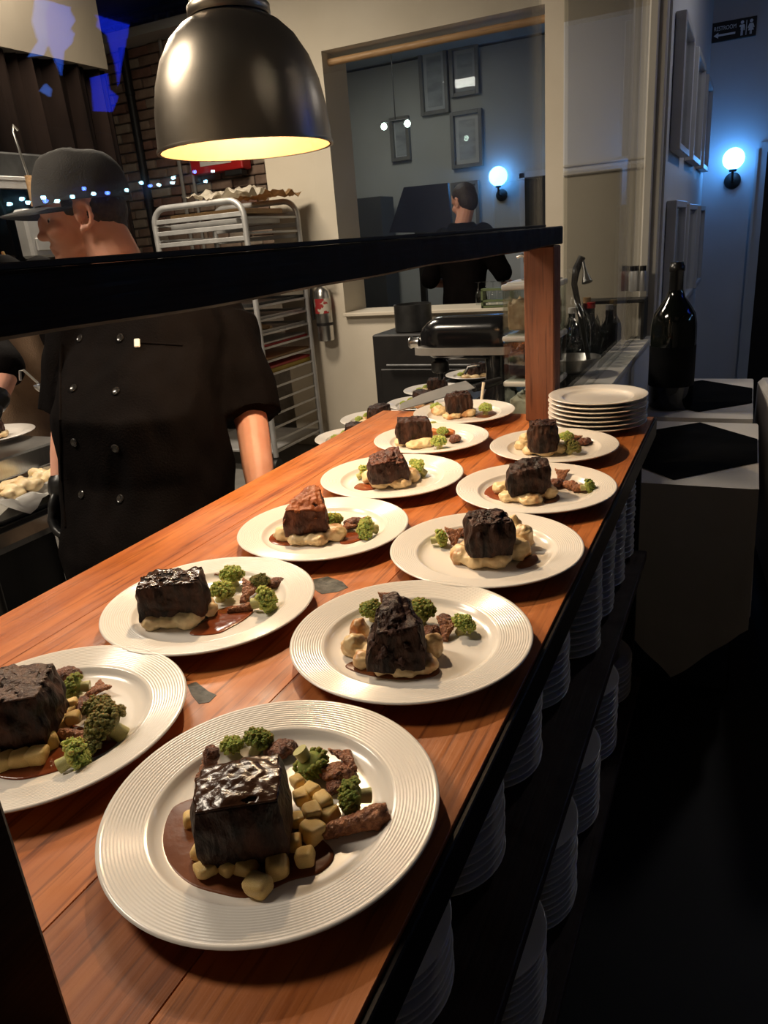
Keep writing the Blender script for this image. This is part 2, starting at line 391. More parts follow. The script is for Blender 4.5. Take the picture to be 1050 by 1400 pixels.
# beige bulkhead with dark curtain beneath, at the far side of the kitchen
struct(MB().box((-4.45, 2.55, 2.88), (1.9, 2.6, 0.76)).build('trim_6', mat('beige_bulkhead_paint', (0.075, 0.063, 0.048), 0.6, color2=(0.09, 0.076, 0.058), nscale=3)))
n = 150; rings = []
for i in range(n+1):
    y = 1.3 + 2.62*i/n
    off = 0.045*math.sin(i*0.62) + 0.03*math.sin(i*1.37+1) + 0.01*math.sin(i*2.9)
    rings.append([(-3.56+off*(0.6+0.4*k/6)+0.004*th, y, 2.5-1.0*k/6 + (0.02*math.sin(i*0.3) if k == 6 else 0)) for th, ks in ((1, range(7)), (-1, range(6, -1, -1))) for k in ks])
cb = MB().loft(rings, True, True)
tag(cb.build('curtain', mat('dark_brown_curtain_cloth', (0.003, 0.0018, 0.0015), 0.85, color2=(0.008, 0.0048, 0.0038), nscale=7, stretch=(1, 1, 0.2), spec=0.04), smooth=True), 'dark brown pleated curtain hanging under the beige bulkhead', 'curtain')
# housings added to go with the unseen fill lamps
for (x, y, z, sx, sy) in ((-3.0, 3.0, 3.20, 1.2, 0.6), (-2.6, 0.5, 3.20, 1.2, 0.6), (0.75, -0.3, 2.765, 1.2, 1.2), (0.55, 4.15, 2.768, 0.5, 0.5), (-2.9, 6.0, 3.02, 0.6, 0.6)):
    MBs = MB().box((x, y, z), (sx, sy, 0.06), bevel=0.01)
    tag(MBs.build('fill_light_housing', M_whiteplastic), 'flat white housing of an added fill lamp' + (' in the room beyond the hatch' if y > 5 else ' over the cooks' if x < -2 and y < 1 else ' over the near end of the counter' if x > 0 and y < 1 else ' over the hallway pictures' if x > 0 else ' over the pan rack aisle'), 'light')
# room beyond the hatch
YB = 7.4
M_far = mat('pale_grey_room_paint', (0.42, 0.42, 0.40), 0.6, color2=(0.46, 0.46, 0.44), nscale=3)
struct(MB().box((-2.9, YB+0.05, 1.5), (5.0, 0.1, 3.0)).build('wall_beyond', M_far))
struct(MB().box((-0.50, 6.3, 1.5), (0.1, 2.4, 3.0)).build('wall_beyond', M_far))
struct(MB().box((-2.9, 6.3, 3.05), (5.0, 2.4, 0.06)).build('ceiling', M_far))
dd = struct(MB().box((-1.75, YB-0.02, 0.95), (0.42, 0.03, 1.86)).build('door_2', M_black))
struct(MB().box((-1.985, YB-0.02, 0.96), (0.05, 0.04, 1.92)).box((-1.75, YB-0.02, 1.905), (0.52, 0.04, 0.05)).build('trim_7', M_hall))

def sconce(name, label, loc, color, r=0.07, strength=2.6, drop=0.135):
    t = thing(name, label, 'wall lamp', loc)
    x, y, z = loc
    MB().lathe([(0.0, 0), (0.052, 0.0), (0.055, 0.004), (0.053, 0.018), (0.046, 0.024), (0.0, 0.026)], 28, (x, y, z-drop), axis=(0, -1, 0)).build('back_plate', M_black, t, True)
    MB().tube([(x, y-0.02, z-drop), (x, y-0.10, z-drop), (x, y-0.11, z-drop+0.012), (x, y-0.11, z-r+0.004)], 0.009, 10).build('arm', M_darksteel, t, True)
    MB().lathe([(0.0, -0.012), (0.024, -0.012), (0.026, 0.012), (0.020, 0.014)], 20, (x, y-0.11, z-r)).build('socket', M_darksteel, t, True)
    MB().ell((x, y-0.11, z), (r, r, r), sub=4).build('globe', mat(name+'_opal_glass', (0.8, 0.8, 0.8), 0.3, emit=color, emit_s=strength), t, True, None)
    return t
gl = hit(1003, 217, 1, Y_HALL-0.11)
sconce('globe_wall_lamp', 'glowing opal globe wall lamp between the pictures and the dark doorway', (gl.x, Y_HALL, gl.z), (0.10, 0.40, 1.0), 0.07, 14.0)
gl = hit(681, 241, 1, YB-0.11)
sconce('globe_wall_lamp', 'glowing opal globe wall lamp in the room seen through the hatch', (gl.x, YB, gl.z), (0.10, 0.40, 1.0), 0.085, 13.0, 0.16)

# pictures
def picture(label, y0, y1, z0, z1, x=X_PIC, thick=0.045, wdt=0.03, axis='x', group=None, fm=None):
    t = thing('framed_picture', label, 'picture', (x, (y0+y1)/2, z0) if axis == 'x' else ((y0+y1)/2, x, z0), 0, group)
    def B(mb, a0, a1, b0, b1, d0, d1, bev=0.003):
        if axis == 'x': mb.box((x+(d0+d1)/2, (a0+a1)/2, (b0+b1)/2), (d1-d0, a1-a0, b1-b0), bevel=bev)
        else: mb.box(((a0+a1)/2, x-(d0+d1)/2, (b0+b1)/2), (a1-a0, d1-d0, b1-b0), bevel=bev)
        return mb
    f = MB()
    B(f, y0, y0+wdt, z0, z1, 0.002, thick); B(f, y1-wdt, y1, z0, z1, 0.002, thick)
    B(f, y0+wdt, y1-wdt, z0, z0+wdt, 0.002, thick); B(f, y0+wdt, y1-wdt, z1-wdt, z1, 0.002, thick)
    f.build('frame', fm or mat('pale_grey_frame', (0.45, 0.45, 0.46), 0.35, color2=(0.5, 0.5, 0.51), nscale=9), t)
    B(MB(), y0+wdt, y1-wdt, z0+wdt, z1-wdt, 0.004, 0.012, 0).build('mount', mat('picture_mount_paper', (0.55, 0.56, 0.6), 0.6, color2=(0.6, 0.61, 0.65), nscale=6), t)
    m_ = (y1-y0)*0.24
    B(MB(), y0+m_, y1-m_, z0+m_, z1-m_, 0.012, 0.014, 0).build('print', mat('picture_grey_print', (0.30, 0.31, 0.34), 0.5, color2=(0.5, 0.52, 0.56), nscale=5, stretch=(1, 3, 3)), t)
    B(MB(), y0+wdt, y1-wdt, z0+wdt, z1-wdt, 0.022, 0.025, 0).build('glass', M_pane, t)
    return t
picture('pale framed picture high on hallway wall, first past the partition trim', 3.73, 4.26, 1.70, 2.215)
picture('pale framed picture high on hallway wall, middle of the upper row', 4.53, 5.13, 1.70, 2.215, group=None)
picture('pale framed picture high on hallway wall, next to the globe lamp corner', 5.42, 5.96, 1.70, 2.215)
picture('framed picture low on hallway wall behind the tall bottle, first past trim', 3.73, 4.30, 0.98, 1.50)
picture('framed picture low on hallway wall, middle of the lower row', 4.50, 5.13, 0.98, 1.49)
picture('framed picture low on hallway wall, next to the globe lamp corner', 5.44, 5.96, 0.98, 1.485)
greyf = mat('grey_brown_frame', (0.16, 0.15, 0.14), 0.4, color2=(0.2, 0.19, 0.17), nscale=9)
def far_pic(label, px0, py0, px1, py1):
    a = hit(px0, py1, 1, YB); b = hit(px1, py0, 1, YB)
    picture(label, a.x, b.x, min(a.z, b.z), max(a.z, b.z), YB, 0.05, 0.035, 'y', None, greyf)
far_pic('tall grey framed picture beside the globe lamp beyond the hatch', 620, 148, 660, 232)
far_pic('low framed picture beside the globe lamp beyond the hatch', 622, 246, 656, 330)
far_pic('grey framed picture high beyond the hatch, above the narrow one', 618, 58, 655, 135)
far_pic('wide dark framed picture high beyond the hatch near the ceiling', 578, 62, 612, 160)
far_pic('narrow grey framed picture between lit spots beyond the hatch', 538, 158, 560, 222)
# restroom sign
s = thing('restroom_sign', 'black restroom sign with white arrow and two figures above globe lamp', 'sign', (-0.23, Y_HALL, 2.56))
sx0, sx1, sz0, sz1 = -0.365, -0.092, 2.505, 2.62
MB().box(((sx0+sx1)/2, Y_HALL-0.006, (sz0+sz1)/2), (sx1-sx0, 0.012, sz1-sz0), bevel=0.002).build('panel', mat('sign_black', (0.010, 0.010, 0.012), 0.4, color2=(0.014, 0.014, 0.016), nscale=9), s)
M_sw = mat('sign_white', (0.75, 0.76, 0.78), 0.5, color2=(0.8, 0.81, 0.83), nscale=9)
tcv = bpy.data.curves.new('lettering', 'FONT'); tcv.body = 'RESTROOM'; tcv.size = 0.034; tcv.extrude = 0.0008
to = bpy.data.objects.new('tmp', tcv); col.objects.link(to)
dg = bpy.context.evaluated_depsgraph_get(); tm = bpy.data.meshes.new_from_object(to.evaluated_get(dg)); bpy.data.objects.remove(to)
ws = max(v.co.x for v in tm.vertices)
for v in tm.vertices: v.co = Vector((sx0+0.016+v.co.x*0.135/ws, Y_HALL-0.0135-v.co.z, sz0+0.066+v.co.y))
tm.materials.clear(); obj('lettering', tm, M_sw, s, world=True)
yy = Y_HALL-0.0135
MB().prism([(sx0+0.016, yy, sz0+0.038), (sx0+0.045, yy, sz0+0.055), (sx0+0.045, yy, sz0+0.044), (sx0+0.148, yy, sz0+0.044), (sx0+0.148, yy, sz0+0.032), (sx0+0.045, yy, sz0+0.032), (sx0+0.045, yy, sz0+0.021)], (0, 0.0012, 0)).build('arrow', M_sw, s)
MB().box((sx1-0.060, yy, (sz0+sz1)/2), (0.004, 0.0014, 0.085)).build('divider', M_sw, s)
for k, cx in enumerate((sx1-0.086, sx1-0.032)):
    f = MB().lathe([(0, 0), (0.010, 0), (0.010, 0.0014), (0, 0.0014)], 20, (cx, yy, sz1-0.024), axis=(0, -1, 0))
    z0 = sz0+0.016
    if k == 0: pts = [(-.006, 0), (-.006, .032), (-.008, .032), (-.008, .05), (-.016, .05), (-.016, .058), (-.011, .062), (.011, .062), (.016, .058), (.016, .028), (.010, .028), (.008, .05), (.006, .0), (.001, 0), (.001, .028), (-.001, .028), (-.001, 0)]
    else: pts = [(-.006, 0), (-.006, .022), (-.017, .022), (-.008, .050), (-.016, .034), (-.020, .038), (-.011, .062), (.011, .062), (.020, .038), (.016, .034), (.008, .050), (.017, .022), (.006, .022), (.006, 0), (.001, 0), (.001, .022), (-.001, .022), (-.001, 0)]
    f.prism([(cx+a, yy, z0+b) for a, b in pts], (0, 0.0012, 0))
    f.build('figure', M_sw, s)

# ------------------------------------------------------------------ pass counter
XL, XR, YN = -0.975, -0.192, -0.25
cn = thing('pass_counter', 'long worn red-brown plank pass counter with dark front edge and shelves', 'counter', (-0.58, 0.9, 0))
np_ = 6; pw = (XR-0.004-XL)/np_
for i in range(np_):
    x0 = XL+pw*i
    MB().box((x0+pw/2, (YN+Y_END)/2, CT-0.02), (pw-0.0004, Y_END-YN, 0.04), bevel=0.0007).build('plank', M_wood, cn)
MB().box((XR-0.0005, (YN+Y_END)/2, CT-0.0265), (0.0066, Y_END-YN+0.01, 0.046), bevel=0.0015).build('edge_strip', mat('dark_edge_strip', (0.010, 0.007, 0.006), 0.5, color2=(0.016, 0.011, 0.009), nscale=20, spec=0.2), cn)
MB().box((-0.80, (YN+Y_END)/2, 0.455), (0.30, Y_END-YN-0.06, 0.908)).build('back_cabinet', M_black, cn)
SH1, SH2 = 0.595, 0.20
for zz in (SH1, SH2):
    tag(MB().box((-0.415, (YN+Y_END)/2, zz-0.0125), (0.445, Y_END-YN-0.11, 0.025), bevel=0.002).build('plate_shelf', M_shelfwood), 'long dark wooden %s shelf of plates beneath the counter' % ('upper' if zz == SH1 else 'bottom'), 'shelf')
for yy in (YN+0.03, Y_END-0.012):
    MB().box((-0.43, yy, 0.455), (0.42, 0.020, 0.909)).build('upright', M_black, cn)
M_patch = mat('grey_filler', (0.035, 0.035, 0.032), 0.5, color2=(0.12, 0.115, 0.10), nscale=60, bump=0.5, spec=0.2)
for pts in (((428, 792), (448, 788), (468, 795), (476, 803), (462, 809), (440, 812), (430, 806)), ((256, 936), (268, 932), (285, 945), (296, 950), (286, 960), (272, 962), (262, 950))):
    MB().prism([hit(a, b, 2, CT+0.0004) for a, b in pts], (0, 0, -0.0006)).build('filler_patch', M_patch, cn)

# ------------------------------------------------------------------ raised pass shelf, posts and pane
BX0, BX1, BZ0, BZ1 = -0.515, -0.435, 1.389, 1.4325
ps = thing('pass_shelf', 'dark varnished shelf board on red-brown posts above the pass counter', 'shelf', (-0.475, 0.9, CT))
rings = []
for i in range(41):
    y = -0.08 + (1.995+0.08)*i/40
    b = 0.0014*math.sin(i*0.35)+0.0008*math.sin(i*0.9)
    c = 0.0025
    rings.append([(BX0, y, BZ0+c), (BX0+c, y, BZ0), (BX1-c, y, BZ0+b), (BX1, y, BZ0+c+b), (BX1, y, BZ1-c), (BX1-c, y, BZ1), (BX0+c, y, BZ1), (BX0, y, BZ1-c)])
MB().loft(rings).build('board', M_beam, ps)
MB().box(((BX0+BX1)/2, 1.945, (CT+BZ0)/2), (0.076, 0.075, BZ0-CT-0.001), bevel=0.003).build('post', M_post, ps)
MB().box((-0.428, 0.176, (CT+BZ0)/2), (0.116, 0.07, BZ0-CT-0.001), bevel=0.003).build('post', M_beam, ps)  # near post: shade of its unlit side put into the near-black colour
gt = thing('glass_screen', 'tall clear glass screen standing along the dark pass shelf', 'glass screen', (-0.48, 0.95, BZ1))
MB().box((-0.482, 0.945, BZ1+0.6), (0.006, 2.04, 1.195)).build('pane', M_pane, gt)
ch = MB().box((-0.490, 0.945, BZ1+0.003), (0.008, 2.04, 0.0055), bevel=0.001).box((-0.474, 0.945, BZ1+0.003), (0.008, 2.04, 0.0055), bevel=0.001)
ch.build('channel', mat('dull_brown_channel', (0.10, 0.085, 0.07), 0.6, color2=(0.13, 0.11, 0.09), nscale=12, spec=0.2), gt)
# ------------------------------------------------------------------ plates
def plate_profile(R=0.15, ribs=True):
    k = R/0.15
    p = [(0.0, 0.0045), (0.078, 0.0045), (0.080, 0.0), (0.0865, 0.0), (0.089, 0.004), (0.108, 0.0125), (0.1475, 0.0205), (0.1492, 0.0215), (0.15, 0.0228), (0.1492, 0.0240)]
    top = []
    n = 52 if ribs else 4
    for i in range(n+1):
        t = i/n; r = 0.1475-(0.1475-0.1095)*t; z = 0.0244-(0.0244-0.0178)*t
        if ribs and 0 < i < n: z += 0.00024*(1 if i % 4 in (1, 2) else -1) * (1.0 if 2 < i < n-2 else 0.4)
        top.append((r, z))
    well = [(0.1075, 0.0166), (0.105, 0.0135), (0.101, 0.0105), (0.096, 0.0086), (0.088, 0.0076), (0.06, 0.0072), (0.03, 0.0071), (0.0, 0.0071)]
    return [(r*k, z*k if k > 0.9 else z*max(k, 0.75)) for r, z in p+top+well]
WELL = CT+0.0073
me_plate = MB().lathe(plate_profile(), 96).mesh('plate', True, 50); me_plate.materials.append(M_ceramic)
me_plate_s = MB().lathe(plate_profile(0.12, False), 64).mesh('stack_plate', True, 50); me_plate_s.materials.append(M_ceramic)
me_plate_u = MB().lathe(plate_profile(0.105, False), 48).mesh('shelf_plate', True, 50); me_plate_u.materials.append(M_ceramic)
me_plate_x = MB().lathe(plate_profile(0.08, False), 40).mesh('side_plate', True, 50); me_plate_x.materials.append(M_ceramic)

# ------------------------------------------------------------------ food materials
M_beef = mat('braised_beef_crust', (0.010, 0.0050, 0.0038), 0.40, color2=(0.080, 0.034, 0.021), nscale=70, stretch=(1, 1, 0.4), bump=1.0, bscale=170, spec=0.28, rough2=0.6, ramp=(0.38, 0.72))
M_beefred = mat('reddish_braised_beef', (0.045, 0.014, 0.008), 0.36, color2=(0.19, 0.06, 0.03), nscale=60, stretch=(1, 1, 0.5), bump=1.0, bscale=160, spec=0.35, rough2=0.6, ramp=(0.35, 0.75))
M_beefbrown = mat('brown_braised_beef', (0.022, 0.010, 0.007), 0.38, color2=(0.085, 0.034, 0.022), nscale=70, stretch=(1, 1, 0.6), bump=1.0, bscale=170, spec=0.3, rough2=0.6, ramp=(0.35, 0.72))
M_glaze = mat('glossy_brown_sauce', (0.034, 0.013, 0.006), 0.20, color2=(0.060, 0.023, 0.010), nscale=25, bump=0.45, bscale=110, spec=0.45, coat=0.25, coat_rough=0.12)
M_crust = mat('flaky_brown_crust', (0.050, 0.024, 0.015), 0.40, color2=(0.13, 0.064, 0.038), nscale=110, bump=1.0, bscale=200, spec=0.35)
M_redglaze = mat('orange_red_glaze', (0.23, 0.055, 0.016), 0.42, color2=(0.34, 0.095, 0.028), nscale=40, bump=0.6, bscale=160, spec=0.25)
M_jus = mat('brown_jus', (0.12, 0.036, 0.013), 0.32, color2=(0.17, 0.055, 0.019), nscale=18, spec=0.18, bump=0.15, bscale=60)
M_jusred = mat('red_brown_jus', (0.17, 0.038, 0.014), 0.12, color2=(0.24, 0.06, 0.02), nscale=22, spec=0.4, bump=0.15, bscale=60)
M_mash = mat('mashed_potato', (0.72, 0.52, 0.27), 0.42, color2=(0.82, 0.66, 0.40), nscale=22, bump=0.4, bscale=90, spec=0.4, sss=0.1)
M_mashsauce = mat('sauce_streaked_mash', (0.74, 0.55, 0.30), 0.36, color2=(0.42, 0.17, 0.05), nscale=30, bump=0.4, bscale=90, spec=0.5, ramp=(0.50, 0.68))
M_pot = mat('golden_potato', (0.66, 0.42, 0.13), 0.33, color2=(0.80, 0.58, 0.24), nscale=40, bump=0.3, bscale=90, spec=0.5, sss=0.08)
M_broc = mat('broccoli_green', (0.36, 0.42, 0.07), 0.6, color2=(0.62, 0.63, 0.20), nscale=70, bump=0.5, bscale=400, sss=0.3, spec=0.25)
M_brocd = mat('dark_broccoli_green', (0.15, 0.20, 0.035), 0.55, color2=(0.38, 0.41, 0.10), nscale=70, bump=0.5, bscale=400, sss=0.3, spec=0.25)
M_broch = mat('charred_broccoli', (0.09, 0.08, 0.025), 0.5, color2=(0.36, 0.33, 0.10), nscale=60, bump=0.5, bscale=300, sss=0.3, spec=0.25)
M_stem = mat('pale_green_stem', (0.42, 0.40, 0.14), 0.4, color2=(0.55, 0.50, 0.22), nscale=30, bump=0.3, bscale=80)
M_mush = mat('roasted_mushroom', (0.17, 0.055, 0.026), 0.34, color2=(0.46, 0.19, 0.085), nscale=3.5, bump=0.8, bscale=8, spec=0.45)
M_mushd = mat('dark_roasted_mushroom', (0.070, 0.023, 0.013), 0.34, color2=(0.24, 0.085, 0.042), nscale=3.5, bump=0.8, bscale=8, spec=0.45)
M_carrot = mat('roasted_carrot', (0.48, 0.14, 0.03), 0.4, color2=(0.58, 0.20, 0.05), nscale=30, bump=0.3, bscale=80)

RZ0 = math.atan2(RV[1], RV[0])     # turns a thing so that its local x runs across the view
# ------------------------------------------------------------------ food builders
def beef_mesh(w, d, h, seed, top=(), taper=0.94, rnd=0.34, amp=0.0040, n=28, cyl=0.0):
    """block of meat; top = heights of the four top corners (front-left, front-right, back-right, back-left) and optional xy shifts"""
    bm = bmesh.new(); bmesh.ops.create_cube(bm, size=2.0)
    bmesh.ops.subdivide_edges(bm, edges=bm.edges, cuts=n, use_grid_fill=True)
    th = [1, 1, 1, 1]; ts = [(0, 0)]*4; rg = random.Random(seed)
    jit = [(rg.uniform(-.10, .06), rg.uniform(-.10, .06)) for _ in range(8)]
    for i, t in enumerate(top):
        th[i] = t[0] if isinstance(t, tuple) else t
        if isinstance(t, tuple): ts[i] = t[1:]
    cs = [(-1, -1), (1, -1), (1, 1), (-1, 1)]
    for v in bm.verts:
        x, y, z = v.co
        L = max(abs(x), abs(y), abs(z)); ln = math.sqrt(x*x+y*y+z*z) or 1
        k = (1-rnd) + rnd*(1.25*L/ln)
        x, y, z = x*k, y*k, z*k
        if cyl: x, y = x*(1-cyl+cyl*math.sqrt(max(0, 1-y*y/2))), y*(1-cyl+cyl*math.sqrt(max(0, 1-x*x/2)))
        u, vv, t = (x+1)/2, (y+1)/2, (z+1)/2
        ws = [(1-u)*(1-vv), u*(1-vv), u*vv, (1-u)*vv]
        hh = sum(a*b for a, b in zip(ws, th))
        sx = sum(a*b[0] for a, b in zip(ws, ts)); sy = sum(a*b[1] for a, b in zip(ws, ts))
        q = 1+(taper-1)*t
        jx = sum(ws[k]*((1-t)*jit[k][0]+t*jit[k+4][0]) for k in range(4)); jy = sum(ws[k]*((1-t)*jit[k][1]+t*jit[k+4][1]) for k in range(4))
        x *= 1+jx; y *= 1+jy
        p = Vector((x*w/2*q + sx*t*w, y*d/2*q + sy*t*d, t*h*hh))
        nrm = Vector((x, y, z)).normalized()
        fib = noise.noise(Vector((p.x*150, p.y*150, p.z*34)) + Vector((seed*3.1, seed, 0)))
        big = noise.noise(p*32 + Vector((seed*5.3, 0, seed)))
        med = noise.noise(p*70 + Vector((0, seed*2.3, seed)))
        a = min(1, t*5)
        v.co = p + nrm*(amp*(0.8*fib+1.25*big+0.9*med))*(0.3+0.7*a)
        if v.co.z < 0: v.co.z = 0
    bmesh.ops.recalc_face_normals(bm, faces=bm.faces)
    me = bpy.data.meshes.new('beef'); bm.to_mesh(me); bm.free()
    me.polygons.foreach_set('use_smooth', [True]*len(me.polygons))
    return me
def top_skin(me, lim, off, seed=0.0, drip=0.0):
    """thin layer that follows the upper faces of a mesh"""
    bm = bmesh.new(); bm.from_mesh(me); bm.normal_update()
    kill = [f for f in bm.faces if f.normal.z < lim + drip*nz(f.calc_center_median(), 60, seed)]
    bmesh.ops.delete(bm, geom=kill, context='FACES')
    bm.normal_update()
    for v in bm.verts: v.co += v.normal*off
    r = bmesh.ops.solidify(bm, geom=bm.faces[:], thickness=off*0.9)
    out = bpy.data.meshes.new('sauce'); bm.to_mesh(out); bm.free()
    out.polygons.foreach_set('use_smooth', [True]*len(out.polygons))
    return out
def crown_mesh(seed, r=1.0, flat=0.78, n=80, bump=0.165):
    rg = random.Random(seed); mb = MB()
    mb.ell((0, 0, 0.05), (r*0.78, r*0.78, r*0.62*flat), sub=2)
    for i in range(n):
        t = (i+0.5)/n; ph = math.acos(1-1.25*t); a = i*2.39996+rg.uniform(-.2, .2)
        rr = r*(0.80+0.16*rg.random()); s = r*bump*rg.uniform(0.75, 1.25)
        c = Vector((rr*math.sin(ph)*math.cos(a), rr*math.sin(ph)*math.sin(a), rr*flat*math.cos(ph)))
        mb.ell(c, (s, s, s), sub=1)
        for j in range(5):
            dd = Vector((rg.uniform(-1, 1), rg.uniform(-1, 1), rg.uniform(0, 1))).normalized()*s*0.9
            mb.ell(c+dd, (s*.42, s*.42, s*.42), sub=1)
    return mb.mesh('crown', True, None)
CROWNS = [crown_mesh(i) for i in range(3)]
def stem_mesh(seed):
    rg = random.Random(seed)
    return MB().tube([(0, 0, 0.2), (0.05, 0.0, -0.3), (0.1*rg.uniform(-1, 1), 0.1*rg.uniform(-1, 1), -1.15)], [0.62, 0.36, 0.42], 12).mesh('stem', True, 60)
STEMS = [stem_mesh(i) for i in range(3)]
def mush_mesh(kind):
    mb = MB()
    if kind == 0:     # cut oyster mushroom: flaring, folded
        rings = []
        for i in range(9):
            t = i/8; w = 0.28+0.75*t**1.6; hgt = 0.30-0.10*t
            c = Vector((-1+2*t, 0, 0.35+0.25*math.sin(t*2.2)))
            rings.append([c+Vector((0.12*math.sin(3*a), w*math.cos(a)*0.9, hgt*math.sin(a)+0.18*w*math.cos(a)**2)) for a in [2*math.pi*k/14 for k in range(14)]])
        mb.loft(rings)
    elif kind == 1:   # cap half with short stem
        mb.ell((0, 0, 0.45), (0.95, 0.75, 0.45), sub=3); mb.tube([(0.1, 0, 0.35), (0.7, 0.1, 0.12), (1.1, 0.12, 0.1)], [0.4, 0.3, 0.28], 10)
        mb.ell((-0.55, 0.2, 0.35), (0.5, 0.45, 0.33), sub=2)
    else:             # long king oyster stem
        mb.tube([(-1.5, 0, 0.3), (-0.8, 0.05, 0.34), (0.2, 0.0, 0.42), (1.0, -0.05, 0.5), (1.45, -0.02, 0.5)], [0.30, 0.36, 0.42, 0.55, 0.42], 14)
    def fn(p, nrm): return p + nrm*(0.10*nz(p, 3.0, kind)+0.06*nz(p, 8, kind+3))
    me = remesh(mb, 0.075, 1, 'mushroom', fn)
    return me
MUSH = [mush_mesh(k) for k in range(3)]
def pot_mesh(seed):
    mb = MB().box((0, 0, 0), (1, 1, 0.85), bevel=0.25, seg=3)
    me = mb.mesh('potato', True, None)
    rg = random.Random(seed); sh = [rg.uniform(-.15, .15) for _ in range(4)]
    for v in me.vertices:
        p = v.co.copy()
        p.x += sh[0]*p.z+sh[1]*p.y; p.y += sh[2]*p.z + sh[3]*p.x*p.z
        v.co = p + Vector((nz(p, 1.6, seed), nz(p, 1.6, seed+4), nz(p, 1.6, seed+8)))*0.12
        v.co.z += 0.425
    me.materials.append(M_pot)
    return me
POTS = [pot_mesh(i*2.1+1) for i in range(5)]
TYPES = {}
def shared(me, m):
    k = (me.name, m.name)
    if k not in TYPES: c = me.copy(); c.materials.clear(); c.materials.append(m); TYPES[k] = c
    return TYPES[k]

def w2(px, py, z=WELL): return hit(px, py, 2, z)
def floret(label, px, py, r, kind='g', lie=None, rz=0.0, grp=None, stem=True, z=WELL, ctr=True):
    """floret whose middle appears at the pixel; lie tips it over (radians)"""
    mc = {'g': M_broc, 'd': M_brocd, 'c': M_broch}[kind]
    v = int(abs(px*7+py*3)) % 3
    zc = z + r*(0.95 if lie is None else 0.80)
    p = hit(px, py, 2, zc) if ctr else w2(px, py, z)
    t = thing('broccoli_floret', label, 'broccoli', (p.x, p.y, zc), RZ0+rz, grp)
    c = obj('crown', shared(CROWNS[v], mc), None, t); c.scale = (r, r, r)
    if stem:
        s = obj('stem', shared(STEMS[v], M_stem), None, t); s.scale = (r, r, r*0.8)
        if lie is not None: s.rotation_euler = (0, lie, 0); c.rotation_euler = (0, lie, 0)
    return t
def mushroom(label, px, py, size, kind=0, rz=0.0, tilt=(0, 0), dark=False, grp=None, lift=0.0):
    z = WELL+lift
    p = hit(px, py, 2, z+size*0.35)
    o = obj('mushroom_piece', shared(MUSH[kind], M_mushd if dark else M_mush), None)
    o.location = (p.x, p.y, z); o.scale = (size, size, size); o.rotation_euler = (tilt[0], tilt[1], RZ0+rz)
    return tag(o, label, 'mushroom', grp)
def potato(label, px, py, size, seed, lift=0.0, grp=None):
    z = WELL+lift; p = hit(px, py, 2, z+size*0.42)
    o = obj('potato_cube', POTS[seed % 5], None); rg = random.Random(seed)
    o.location = (p.x, p.y, z); o.scale = (size*rg.uniform(.9, 1.15), size*rg.uniform(.9, 1.1), size*rg.uniform(.85, 1.05)); o.rotation_euler = (0, 0, rg.uniform(0, 3.1))
    return tag(o, label, 'potato', grp)
def puddle(label, pts, m, z=WELL, thick=0.0016):
    P = [hit(a, b, 2, z) for a, b in pts]
    # Catmull-Rom closed outline
    n = len(P); out = []
    for i in range(n):
        a, b, c, d = P[i-1], P[i], P[(i+1) % n], P[(i+2) % n]
        for k in range(6):
            t = k/6
            out.append(0.5*((2*b)+(c-a)*t+(2*a-5*b+4*c-d)*t*t+(3*b-a-3*c+d)*t**3))
    cx = sum(out, Vector())/len(out)
    def ring(f, h): return [Vector((cx.x+(p.x-cx.x)*f, cx.y+(p.y-cx.y)*f, z+h)) for p in out]
    mb = MB().loft([ring(0.985, 0), ring(1.0, thick*0.4), ring(0.985, thick*0.8), ring(0.95, thick), ring(0.5, thick*1.05), ring(0.02, thick*1.05)])
    o = mb.build('sauce_pool', m, None, True, None)
    return tag(o, label, 'sauce')
def mash(label, blobs, z=WELL, m=None, seed=0.0):
    mb = MB()
    for (px, py, rpx, hgt) in blobs:
        p = w2(px, py, z); dep = (np.array(p)-CAM) @ WV; r = rpx*dep/F_PX
        mb.ell((p.x, p.y, z+hgt*0.42), (r, r*0.95, hgt*0.62), sub=3)
    def fn(p, nrm):
        q = p + nrm*(0.0036*nz(p, 80, seed)+0.0020*nz(p, 190, seed+2))
        q.z = max(q.z, z); return q
    me = remesh(mb, 0.0028, 8, 'mash', fn)
    return tag(obj('mashed_potato', me, m or M_mashsauce), label, 'mash')
def beef(label, px, py, w, d, h, rz, seed, m=M_beef, top=(), lift=0.0, glaze=None, lim=0.75, **kw):
    p = w2(px, py, WELL+lift)
    me = beef_mesh(w, d, h, seed, top, **kw)
    t = thing('braised_beef', label, 'beef', (p.x, p.y, WELL+lift), RZ0+rz)
    if glaze is not None:
        obj('sauce_coat', top_skin(me, lim, 0.0012, seed, 0.25), glaze, t)
    obj('meat', me, m, t)
    return t

